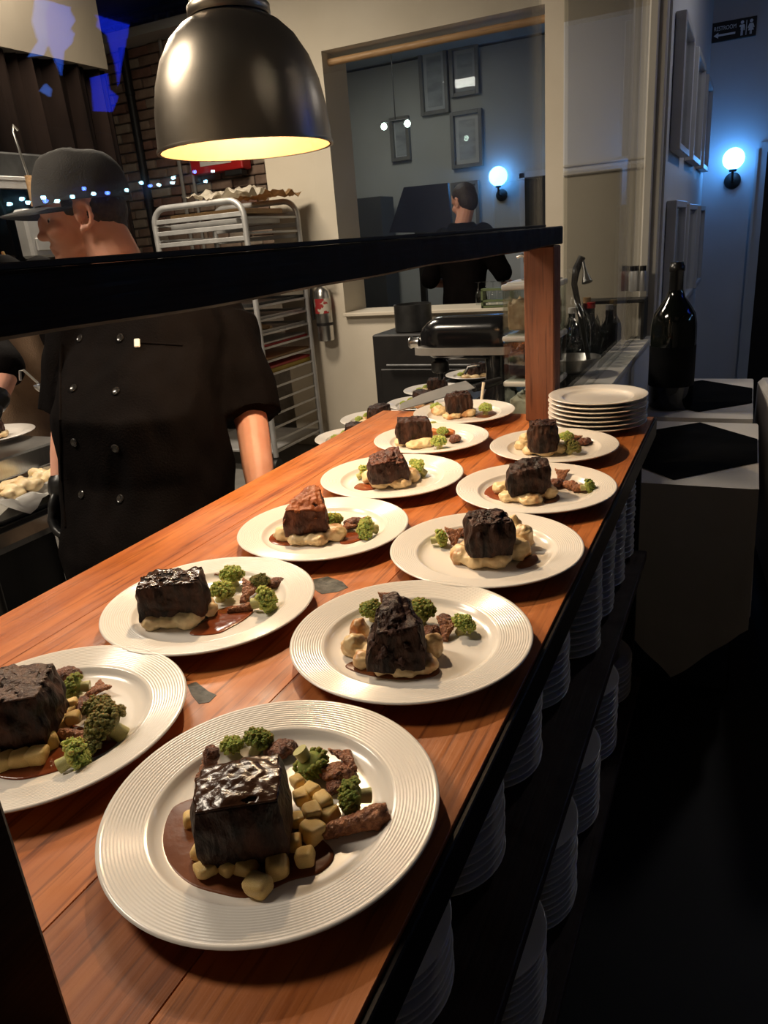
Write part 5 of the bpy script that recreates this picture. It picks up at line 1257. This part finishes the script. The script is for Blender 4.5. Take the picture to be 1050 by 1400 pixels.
# ------------------------------------------------------------------ stand mixer
MX = thing('stand_mixer', 'black stand mixer with silver band and chrome end knob', 'mixer', (-.95, 2.75, SZ))
my = 2.72
hl = hit(572, 462, 1, my); hr_ = hit(697, 458, 1, my); ht = hit(630, 432, 1, my); hb = hit(630, 490, 1, my); hband = hit(630, 476, 1, my)
x0, x1 = hl.x, hr_.x+.03; zt, zb = ht.z, hb.z
M_mix = mat('black_gloss_enamel', (0.008, 0.008, 0.009), 0.18, color2=(0.011, 0.011, 0.012), nscale=6, spec=0.6, coat=.4)
rings = []
L_ = x1-x0
for i in range(15):
    t_ = i/14; x = x0+L_*t_
    k = min(1, (math.sin(min(1, t_/.30)*math.pi/2))**.6+.05) if t_ < .3 else (1 if t_ < .85 else math.cos((t_-.85)/.15*1.1)**.5)
    zc = zb+(zt-zb)*.42; hh = (zt-zb)*.60*k
    rings.append([Vector((x, my+.072*k*math.copysign(abs(math.cos(a))**.7, math.cos(a)), zc+hh*math.copysign(abs(math.sin(a))**.75, math.sin(a))*(1 if math.sin(a) > 0 else .7))) for a in [2*math.pi*q/28 for q in range(28)]])
MB().loft(rings).build('motor_head', M_mix, MX, True, 60)
bz_ = hband.z
MB().loft([[Vector((x, my+s_*(.0735*k), z)) for s_, z in ((-1, bz_-.016), (1, bz_-.016), (1, bz_+.012), (-1, bz_+.012))] for x, k in ((x0+.004, .70), (x0+.03, .95), (x0+.08, 1.02), (x1-.04, 1.02), (x1-.012, .8))]).build('trim_band', mat('brushed_silver_band', (.50, .46, .41), .4, .4, color2=(.56, .52, .47), nscale=20), MX, True, 40)
MB().lathe([(0, 0), (.022, 0), (.024, .006), (.020, .012), (.020, .04), (0, .04)], 24, (x0-.036, my, zb+(zt-zb)*.40), axis=(1, 0, 0)).build('hub_knob', M_steel, MX, True)
MB().lathe([(.020, 0), (.034, -.01), (.036, -.04), (.030, -.05), (.012, -.055), (.010, -.08), (0, -.08)], 24, (x0+.085, my, zb-.002)).build('beater_shaft', M_darksteel, MX, True)
cx_ = x1-.07
MB().loft([[Vector((cx_+w_*math.cos(a), my+d_*math.sin(a), z)) for a in [2*math.pi*q/24 for q in range(24)]] for z, w_, d_ in ((SZ+.03, .075, .075), (SZ+.07, .058, .06), (SZ+.15, .052, .055), (zb-.01, .056, .058), (zb+.02, .058, .06))]).build('pedestal', M_mix, MX, True, 60)
MB().box((x1-.085, my, SZ+.018), (.17, .17, .034), bevel=.015, seg=3).build('base', M_mix, MX, True)
MB().tube([(cx_-.06, my-.062, zb-.015), (cx_-.10, my-.075, zb-.02), (cx_-.115, my-.075, zb-.045)], .006, 8).build('lift_lever', M_steel, MX, True)
# dark oven behind the mixer
ov = thing('dark_oven', 'black oven cabinet standing beneath the kitchen hatch', 'oven', (-1.9, 4.45, 0))
MB().box((-1.56, 4.42, .45), (1.00, .58, .90), bevel=.01).build('cabinet', M_black, ov)
MB().box((-1.56, 4.12, .42), (.90, .02, .55), bevel=.006).build('oven_door', M_black, ov)
MB().tube([(-1.95, 4.085, .72), (-1.2, 4.085, .72)], .012, 10).build('handle', M_darksteel, ov, True)
MB().lathe([(0, 0), (.11, 0), (.115, .005), (.115, .16), (.108, .16), (.108, .008), (0, .008)], 28, (-1.85, 4.30, .90)).build('stock_pot', M_darksteel, ov, True)

# ------------------------------------------------------------------ clear storage boxes between mixer and post
jy = 2.42
def clearbox(label, z0, z1, content, lid=True, xa=697, dx=0.0):
    a = hit(xa, 460, 1, jy); x = a.x+.085+dx; z0 = z0; w_ = .165
    t = thing('storage_box', label, 'storage box', (x, jy, z0))
    b_ = MB()
    hgt = z1-z0-(.022 if lid else 0)
    for sx in (-1, 1): b_.box((x+sx*(w_/2-.0015), jy, z0+hgt/2), (.003, w_, hgt)); b_.box((x, jy+sx*(w_/2-.0015), z0+hgt/2), (w_-.006, .003, hgt))
    b_.box((x, jy, z0+.0015), (w_-.006, w_-.006, .003)); b_.build('walls', M_jarglass, t)
    if lid: MB().box((x, jy, z1-.012), (w_+.008, w_+.008, .018), bevel=.006, seg=2).box((x, jy, z1-.002), (w_-.02, w_-.02, .008), bevel=.003).build('lid', mat('frosted_lid', (.55, .53, .48), .35, color2=(.6, .58, .53), nscale=9), t)
    mb = MB().box((x, jy, z0+.006+hgt*.36), (w_-.012, w_-.012, hgt*.72), bevel=.012, seg=2)
    obj('contents', remesh(mb, .005, 0, 'contents', lambda p, n: p-n*.004+Vector((0, 0, max(0, n.z)))*(.016*nz(p, 45, 2)+.012*nz(p, 90, 5))-n*.006*abs(nz(p, 70, 9))), content, t, world=True)
    return t
zs = [hit(697, q, 1, jy).z for q in (548, 512, 452, 385)]
SZ2 = SZ
clearbox('clear box with frosted lid at the bottom of the stack by the post', SZ2, zs[1]-.004, M_paper)
clearbox('clear box of purple-dark contents, middle of the stack by the post', zs[1]-.003, zs[2]-.004, mat('purple_dark_beans', (.03, .022, .035), .4, color2=(.08, .06, .08), nscale=30))
clearbox('clear box of tan chips, top of the stack by the post', zs[2]-.003, zs[3], mat('tan_chips', (.35, .18, .07), .5, color2=(.55, .36, .2), nscale=30))
x_ = hit(722, 360, 1, jy)
fc = thing('spray_tap', 'chrome bottle-top tap standing on the stacked clear boxes', 'tap', (x_.x, jy, zs[3]+.002))
MB().lathe([(0, 0), (.022, 0), (.022, .004), (.012, .008), (.011, .05), (.015, .055), (.015, .07), (0, .072)], 20, (x_.x, jy, zs[3]+.002)).build('body', M_steel, fc, True)
MB().tube([(x_.x, jy, zs[3]+.066), (x_.x-.02, jy, zs[3]+.078), (x_.x-.035, jy, zs[3]+.072)], .006, 10).build('spout', M_steel, fc, True)

# ------------------------------------------------------------------ clutter behind the low partition pane
bc = thing('back_counter', 'dark back counter behind the glazed low partition', 'counter', (-.62, 3.1, 0))
MB().box((-.590, 3.02, .78), (.235, 1.35, .04), bevel=.004).build('counter_top', M_darksteel, bc)
MB().box((-.590, 3.02, .38), (.22, 1.30, .76)).build('cabinet', M_black, bc)
BZ = .80
rg = random.Random(8)
def tumbler(label, x, y, h, r, grp=None):
    o = MB().lathe([(0, .004), (r*.78, .004), (r, h), (r-.002, h), (r*.76, .010), (0, .010)], 24, (x, y, BZ)).build('drinking_glass', M_greenglass, None, True, 50)
    tag(o, label, 'glass', grp)
for i in range(4):
    for j in range(2):
        tumbler('clear tumbler in the rows of glassware behind the low partition', -.52-.10*j, 2.80+.095*i, .15, .043, 'tumblers behind the partition')
def bottle(label, x, y, h, r, m, cap, z0=BZ, name='bottle'):
    t = thing(name, label, 'bottle', (x, y, z0))
    MB().lathe([(0, 0), (r*.92, 0), (r, .006), (r, h*.62), (r*.9, h*.70), (r*.45, h*.80), (r*.38, h*.85), (r*.38, h*.96), (0, h*.96)], 28, (x, y, z0)).build('body', m, t, True, 60)
    MB().lathe([(0, h*.93), (r*.42, h*.93), (r*.44, h*.94), (r*.44, h), (0, h)], 20, (x, y, z0)).build('cap', cap, t, True)
    return t
M_dglass = mat('dark_bottle_glass', (.008, .007, .006), .10, color2=(.012, .010, .008), nscale=5, spec=.6)
for k, (x, y, h, r) in enumerate(((-.50, 3.16, .30, .036), (-.58, 3.20, .33, .038), (-.52, 3.28, .31, .036), (-.62, 3.32, .34, .038), (-.52, 3.38, .32, .037), (-.66, 3.21, .31, .037))):
    bottle('dark wine bottle with %s cap among bottles behind the partition' % ('black', 'red', 'grey', 'tan', 'brass', 'white')[k], x, y, h, r, M_dglass, (M_black, M_red, M_alu, M_tanb, M_brass, M_whiteplastic)[k])
for k, (px, w_) in enumerate(((855, .017), (867, .024), (879, .016))):
    q = hit(px, 375, 1, 3.50); t = thing('spice_jar', ('small brown', 'tall white', 'small grey')[k] + ' jar with dark lid on the back shelf by partition trim', 'jar', (q.x, 3.50, q.z-.07))
    MB().lathe([(0, 0), (w_*.9, 0), (w_, .004), (w_, .075), (w_*.8, .085), (0, .085)], 22, (q.x, 3.50, q.z-.07)).build('jar_body', (M_mushd, M_whiteplastic, M_alu)[k], t, True, 50)
    MB().lathe([(0, .085), (w_*.85, .085), (w_*.85, .105), (0, .106)], 22, (q.x, 3.50, q.z-.07)).build('lid', M_black, t, True, 50)
bs = hit(867, 392, 1, 3.50)
rs = thing('riser_shelf', 'dark riser shelf holding three lidded jars by the partition trim', 'shelf', (-.52, 3.50, BZ))
MB().box((-.53, 3.50, bs.z-.055), (.26, .14, .014), bevel=.003).build('board', M_darksteel, rs)
for sx in (-.125, .125): MB().box((-.53+sx, 3.50, (BZ+bs.z-.062)/2), (.012, .13, bs.z-.062-BZ)).build('leg', M_darksteel, rs)
# pan with raised black handle, and a strainer
q = hit(793, 365, 1, 2.62)
pn = thing('frying_pan', 'steel pan with upright black handle behind the low partition', 'pan', (q.x-.02, 2.62, BZ))
px_, py_ = q.x-.02, 2.64
MB().lathe([(0, .155), (.070, .155), (.088, .20), (.091, .20), (.073, .152), (0, .152)], 32, (px_, py_, BZ)).build('pan_body', M_steel, pn, True)
MB().tube([(px_+.05, py_, BZ+.19), hit(785, 388, 1, 2.62), hit(788, 368, 1, 2.63), hit(796, 351, 1, 2.64)], [.008, .010, .013, .012], 12).build('handle', M_black, pn, True)
MB().lathe([(0, 0), (.085, 0), (.085, .15), (0, .15)], 28, (px_, py_, BZ)).build('stand_crock', M_darksteel, pn, True, 40)
MB().tube([hit(796, 352, 1, 2.64), hit(800, 372, 1, 2.62), hit(803, 386, 1, 2.61)], [.004, .007, .018], 10).build('ladle_arm', M_steel, pn, True)
wr = sheetmesh(-.64, -.48, 2.77, 3.11, BZ+.175, .10, 4.4, 18, 34, .002)
tag(wr.build('plastic_wrap', glass_mat('crinkled_film', (.80, .83, .84), .10, 1.4), None, True), 'crinkled clear plastic film heaped over glassware behind the partition', 'plastic film')

# things on the hatch sill and in the room beyond
for k in range(6):
    q = hit(655+k*10, 428, 1, Y_HATCH+.16)
    t = thing('upturned_glass', 'upturned stemmed glass in the row on the hatch sill', 'glass', (q.x, Y_HATCH+.16, HZ0+.025), 0, 'glasses on the hatch sill')
    MB().lathe([(.019, 0), (.021, .05), (.017, .085), (.004, .095), (.0035, .14), (.019, .145), (.019, .148), (.0, .149)], 20, (q.x, Y_HATCH+.16, HZ0+.025)).build('glass_body', M_jarglass, t, True, 60)
gb = thing('green_box', 'olive green plastic box on the hatch sill by the glasses', 'box', (hit(678, 420, 1, Y_HATCH-.06).x, Y_HATCH-.06, HZ0+.025))
gx = gb.location.x
MB().box((gx, Y_HATCH-.02, HZ0+.066), (.20, .06, .012)).box((gx-.094, Y_HATCH-.02, HZ0+.08), (.012, .06, .11)).box((gx+.094, Y_HATCH-.02, HZ0+.08), (.012, .06, .11)).box((gx, Y_HATCH-.02, HZ0+.135), (.20, .06, .014)).box((gx, Y_HATCH-.02, HZ0+.031), (.20, .06, .012)).build('box_frame', mat('olive_plastic', (.10, .13, .05), .5, color2=(.13, .16, .07), nscale=9), gb)
# pale sheeted chair and dark monitor shapes beyond the hatch
mo = thing('monitor_back', 'dark blue slanted screen standing beyond the kitchen hatch', 'screen', (-2.42, 6.4, 1.2))
P_ = [hit(a_, b_, 1, 6.4) for a_, b_ in ((532, 318), (552, 256), (612, 250), (618, 318))]
MB().prism(P_, (0, .04, 0)).build('panel', mat('dark_blue_shell', (.012, .014, .03), .4, color2=(.018, .02, .04), nscale=5), mo)
c0 = (P_[0]+P_[3])/2
MB().box((c0.x, 6.42, c0.z-.03), (.10, .05, .08)).box((c0.x, 6.42, (c0.z-.07+.02)/2), (.05, .05, c0.z-.07-.02)).box((c0.x, 6.42, .012), (.4, .3, .024)).build('stand', M_black, mo)
cb_ = thing('dark_cabinet', 'dark panelled cabinet at the jamb side beyond the hatch', 'cabinet', (-3.05, 7.1, 0))
q0 = hit(486, 315, 1, 7.0); q1 = hit(520, 268, 1, 7.0)
MB().box(((q0.x+q1.x)/2, 7.15, q1.z/2), (q1.x-q0.x, .3, q1.z), bevel=.005).build('body', mat('dark_grey_cabinet', (.05, .05, .052), .5, color2=(.06, .06, .062), nscale=5), cb_)
pt = thing('twin_pendant', 'dark bar pendant with two small greenish white bulbs beyond the hatch', 'lamp', hit(540, 165, 1, 6.6))
a_ = hit(525, 173, 1, 6.6); b_ = hit(557, 169, 1, 6.6)
MB().tube([a_+Vector((-.02, 0, .035)), b_+Vector((.02, 0, .035))], .008, 8).build('bar', M_black, pt, True)
m_ = (a_+b_)/2; MB().tube([m_+Vector((0, 0, .035)), Vector((m_.x, m_.y, 3.0))], .005, 8).build('rod', M_black, pt, True)
for q in (a_, b_): MB().ell(q, (.026, .026, .028), sub=3).build('bulb', mat('greenish_white_bulb', (.8, .8, .8), .3, emit=(.75, 1.0, .85), emit_s=14), pt, True, None)

# ------------------------------------------------------------------ dining tables
def table(label, x0, x1, y0, y1, z, diamond, clab, rlab, hem, side_hem):
    t = thing('dining_table', label, 'table', ((x0+x1)/2, (y0+y1)/2, 0))
    cx, cy = (x0+x1)/2, (y0+y1)/2
    MB().box((cx, cy, z-.020), (x1-x0-.008, y1-y0-.008, .03), bevel=.003).build('table_top', M_black, t)
    MB().tube([(cx, cy, .02), (cx, cy, z-.035)], .035, 16).build('pedestal', M_black, t, True)
    MB().box((cx, cy, .012), (.36, .40, .024), bevel=.006).build('foot', M_black, t)
    # cloth: top plus hanging skirts of uneven length
    n = 40; per = []
    def add(p, nrm, drop): per.append((Vector(p), Vector(nrm), drop))
    for i in range(n): t_ = i/n; add((x0+(x1-x0)*t_, y0, z), (0, -1, 0), hem(t_))
    for i in range(n): t_ = i/n; add((x1, y0+(y1-y0)*t_, z), (1, 0, 0), side_hem(t_))
    for i in range(n): t_ = i/n; add((x1+(x0-x1)*t_, y1, z), (0, 1, 0), .22+.2*abs(t_-.5))
    for i in range(n): t_ = i/n; add((x0, y1+(y0-y1)*t_, z), (-1, 0, 0), .22+.2*abs(t_-.5))
    rings = []
    N = len(per)
    def fold(i): return .006*math.sin(i*.55)+.005*math.sin(i*.23+1)
    for k in range(9):
        f_ = k/8
        rings.append([p + nrm*(.004+fold(i)*f_+.012*f_) - Vector((0, 0, d_*f_)) for i, (p, nrm, d_) in enumerate(per)])
    top = [[Vector((cx+(p.x-cx)*s_, cy+(p.y-cy)*s_, z+.001)) for p, _, _ in per] for s_ in (.01, .5, .97)]
    bm = MB(); bm.loft(top+rings, True, False)
    bm.bm.faces.ensure_lookup_table(); bmesh.ops.recalc_face_normals(bm.bm, faces=bm.bm.faces); bmesh.ops.solidify(bm.bm, geom=bm.bm.faces[:], thickness=.0016)
    c_ = bm.build('tablecloth', M_cloth, None, True, 50); tag(c_, clab, 'tablecloth')
    # black runner square set cornerwise, cut where it folds over the table edges
    pts = [Vector((max(x0-.001, min(x1+.001, x)), y, z+.0035)) for x, y in diamond]
    r_ = MB().prism(pts, (0, 0, .0012)); r_.build('runner', M_bcloth); o = bpy.context.scene.collection.objects[-1]
    tag(o, rlab, 'runner')
    return o
TAZ = .74
def dm(x0, x1, y_b, y_t, xc, yl):      # six-cornered black cloth
    return [(xc, y_b), (x1, yl[0]), (x1, yl[1]), (xc+.0, y_t), (x0, yl[1]), (x0, yl[0])]
A_b = hit(920, 657, 2, TAZ); A_r0 = hit(1040, 634, 2, TAZ); A_r1 = hit(1037, 602, 2, TAZ); A_t = hit(957, 579, 2, TAZ)
X1A = .062
table('narrow dining table at the counter end under cloths', -.345, X1A, 2.08, 2.79, TAZ, [(A_b.x, A_b.y), (X1A, A_r0.y), (X1A, A_r1.y), (A_t.x, A_t.y), (-.345, A_r1.y), (-.345, A_r0.y)],
      'white tablecloth with pointed front corner on the table at counter end', 'black cloth laid cornerwise on the table at the counter end',
      lambda t_: .40+.21*(1-abs(t_-.55)/.5), lambda t_: .42+.15*t_)
B_b = hit(955, 564, 2, TAZ); B_r0 = hit(1027, 552, 2, TAZ); B_r1 = hit(1027, 532, 2, TAZ); B_t = hit(960, 521, 2, TAZ)
X1B = .045
table('narrow dining table carrying the giant bottle', -.345, X1B, 2.86, 3.60, TAZ, [(B_b.x, B_b.y), (X1B, B_r0.y), (X1B, B_r1.y), (B_t.x, B_t.y), (-.345, B_r1.y), (-.345, B_r0.y)],
      'white tablecloth on the table with the giant bottle', 'black cloth laid cornerwise under the giant bottle',
      lambda t_: .45, lambda t_: .45)
# giant bottle
gbt = hit(919, 556, 2, TAZ+.006); by = 3.02
tp = hit(927, 358, 1, by); H_ = tp.z-TAZ-.006
e0 = hit(889, 470, 1, by); e1 = hit(952, 470, 1, by); r_ = (e1.x-e0.x)/2; bxc = (e0.x+e1.x)/2
BT = thing('giant_bottle', 'giant dark wine bottle standing on the table by the partition', 'bottle', (bxc, by, TAZ+.006))
prof = [(0, 0), (r_*.94, 0), (r_, .008), (r_*1.0, H_*.50), (r_*.985, H_*.58), (r_*.90, H_*.655), (r_*.66, H_*.715), (r_*.42, H_*.765), (r_*.30, H_*.82), (r_*.27, H_*.94)]
MB().lathe(prof+[(0, H_*.94)], 48, (bxc, by, TAZ+.006)).build('body', mat('black_green_bottle_glass', (.004, .005, .004), .06, color2=(.006, .007, .006), nscale=5, spec=.6, coat=.3), BT, True, 60)
MB().lathe([(r_*.28, H_*.80), (r_*.31, H_*.81), (r_*.29, H_*.935), (r_*.33, H_*.94), (r_*.33, H_*.975), (r_*.29, H_*.98), (r_*.27, H_), (0, H_)], 36, (bxc, by, TAZ+.006)).build('foil', mat('black_foil', (.010, .009, .009), .3, color2=(.014, .013, .013), nscale=30), BT, True, 60)
MB().lathe([(r_+.0005, H_*.16), (r_+.0012, H_*.16), (r_+.0012, H_*.44), (r_+.0005, H_*.44)], 48, (bxc, by, TAZ+.006)).build('dark_label', mat('black_paper_label', (.003, .003, .0035), .6, color2=(.005, .005, .0055), nscale=20, spec=.08), BT, True)
# cloth covered banquette at the aisle side
f0 = hit(1028, 518, 2, .745); f1 = hit(1049, 552, 2, .745)
dv = (f1-f0); dv.z = 0; dv.normalize(); nr = Vector((-dv.y, dv.x, 0))
if nr.x < 0: nr = -nr
A0 = f0-dv*.05+nr*.03; A1 = f0+dv*1.45+nr*.03
bq = thing('banquette', 'pale cloth-covered banquette bench along the aisle side of tables', 'bench', (A0+A1)/2*Vector((1, 1, 0)) if False else Vector(((A0.x+A1.x)/2, (A0.y+A1.y)/2, 0)))
MB().loft([[Vector((p.x, p.y, .10))+o_ for o_ in (Vector(), nr*.5, nr*.5+Vector((0, 0, .64)), nr*.02+Vector((0, 0, .64)), Vector((0, 0, .62)))] for p in (A0, A0.lerp(A1, .3), A0.lerp(A1, .6), A1)]).build('seat_block', M_cloth, bq, False)
MB().loft([[Vector((p.x, p.y, .0))+o_ for o_ in (nr*.03, nr*.47, nr*.47+Vector((0, 0, .099)), nr*.03+Vector((0, 0, .099)))] for p in (A0+dv*.03, A1-dv*.03)]).build('plinth', M_black, bq)

# ------------------------------------------------------------------ what the glass screen mirrors: lit string and a screen on the dining wall
XG = -0.482; XW = 2.545
def mirrored(px, py, xr):
    q = hit(px, py, 0, 2*XG-xr); return Vector((xr, q.y, q.z))
dots = [(13, 279), (30, 272), (38, 277), (59, 270), (62, 275), (78, 275), (99, 269), (115, 258), (128, 265), (147, 264), (173, 260), (193, 250), (205, 254), (217, 253), (236, 250), (237, 243), (266, 235), (281, 248), (291, 234)]
ls = thing('string_lights', 'string of small blue-white bulbs hung along the dining wall', 'string lights', mirrored(150, 260, XW-.03))
MS = mat('cyan_white_led', (.8, .8, .8), .3, emit=(.35, .75, 1.0), emit_s=80); MS2 = mat('blue_led', (.5, .5, .8), .3, emit=(.08, .18, 1.0), emit_s=60)
P_ = [mirrored(a_, b_, XW-.03) for a_, b_ in dots]
for k, q in enumerate(P_): MB().ell(q, (.0105, .0105, .0105), sub=2).build('bulb', MS2 if k in (4, 7, 9, 12, 16) else MS, ls, True, None)
MB().tube(sorted([q+Vector((.008, 0, .014)) for q in P_], key=lambda v: v.y), .003, 6).build('wire', M_black, ls, True)
tv = thing('wall_screen', 'large dark screen on the dining wall showing two blue-lit profile figures', 'screen', mirrored(110, 60, XW))
ca = mirrored(12, -40, XW); cb2 = mirrored(196, 165, XW)
y0_, y1_ = min(ca.y, cb2.y), max(ca.y, cb2.y); z0_, z1_ = min(ca.z, cb2.z)-.1, max(ca.z, cb2.z)+.05
MB().box((XW+.005, (y0_+y1_)/2, (z0_+z1_)/2), (.03, y1_-y0_, z1_-z0_), bevel=.004).build('panel', M_black, tv)
def shape(pts, em, s_):
    P = [mirrored(a_, b_, XW-.014) for a_, b_ in pts]
    MB().prism(P, (.002, 0, 0)).build('lit_shape', mat('screen_%d_%d' % (int(em[0]*100), int(s_*10)), (.02, .02, .02), .5, emit=em, emit_s=s_), tv)
shape([(48, -6), (44, 30), (52, 56), (38, 78), (60, 76), (66, 60), (62, 20), (70, -6)], (.10, .26, 1.0), 4.2)
shape([(70, -6), (62, 20), (66, 60), (72, 76), (84, 104), (88, 70), (98, 60), (102, 46), (96, 40), (103, 28), (96, 14), (98, -6)], (.05, .16, 1.0), 4.4)
shape([(134, -6), (129, 18), (134, 26), (132, 36), (146, 48), (158, 90), (162, 118), (167, 84), (178, 30), (172, 20), (170, -6)], (.012, .035, 1.0), 4.4)
shape([(124, 106), (128, 152), (154, 153), (162, 132), (150, 122), (147, 100)], (.012, .04, 1.0), 4.2)
shape([(54, 124), (62, 114), (71, 122), (69, 133)], (.10, .28, 1.0), 4.2)
# dining room shell behind the viewer
struct(MB().box((0.9, -2.05, 1.4), (3.6, .1, 2.8)).build('wall_front', mat('dim_dining_plaster', (.22, .20, .18), .7, color2=(.26, .24, .21), nscale=3)))
struct(MB().box((-3.2, -2.05, 1.64), (4.6, .1, 3.28)).build('wall_front', M_wallcream))
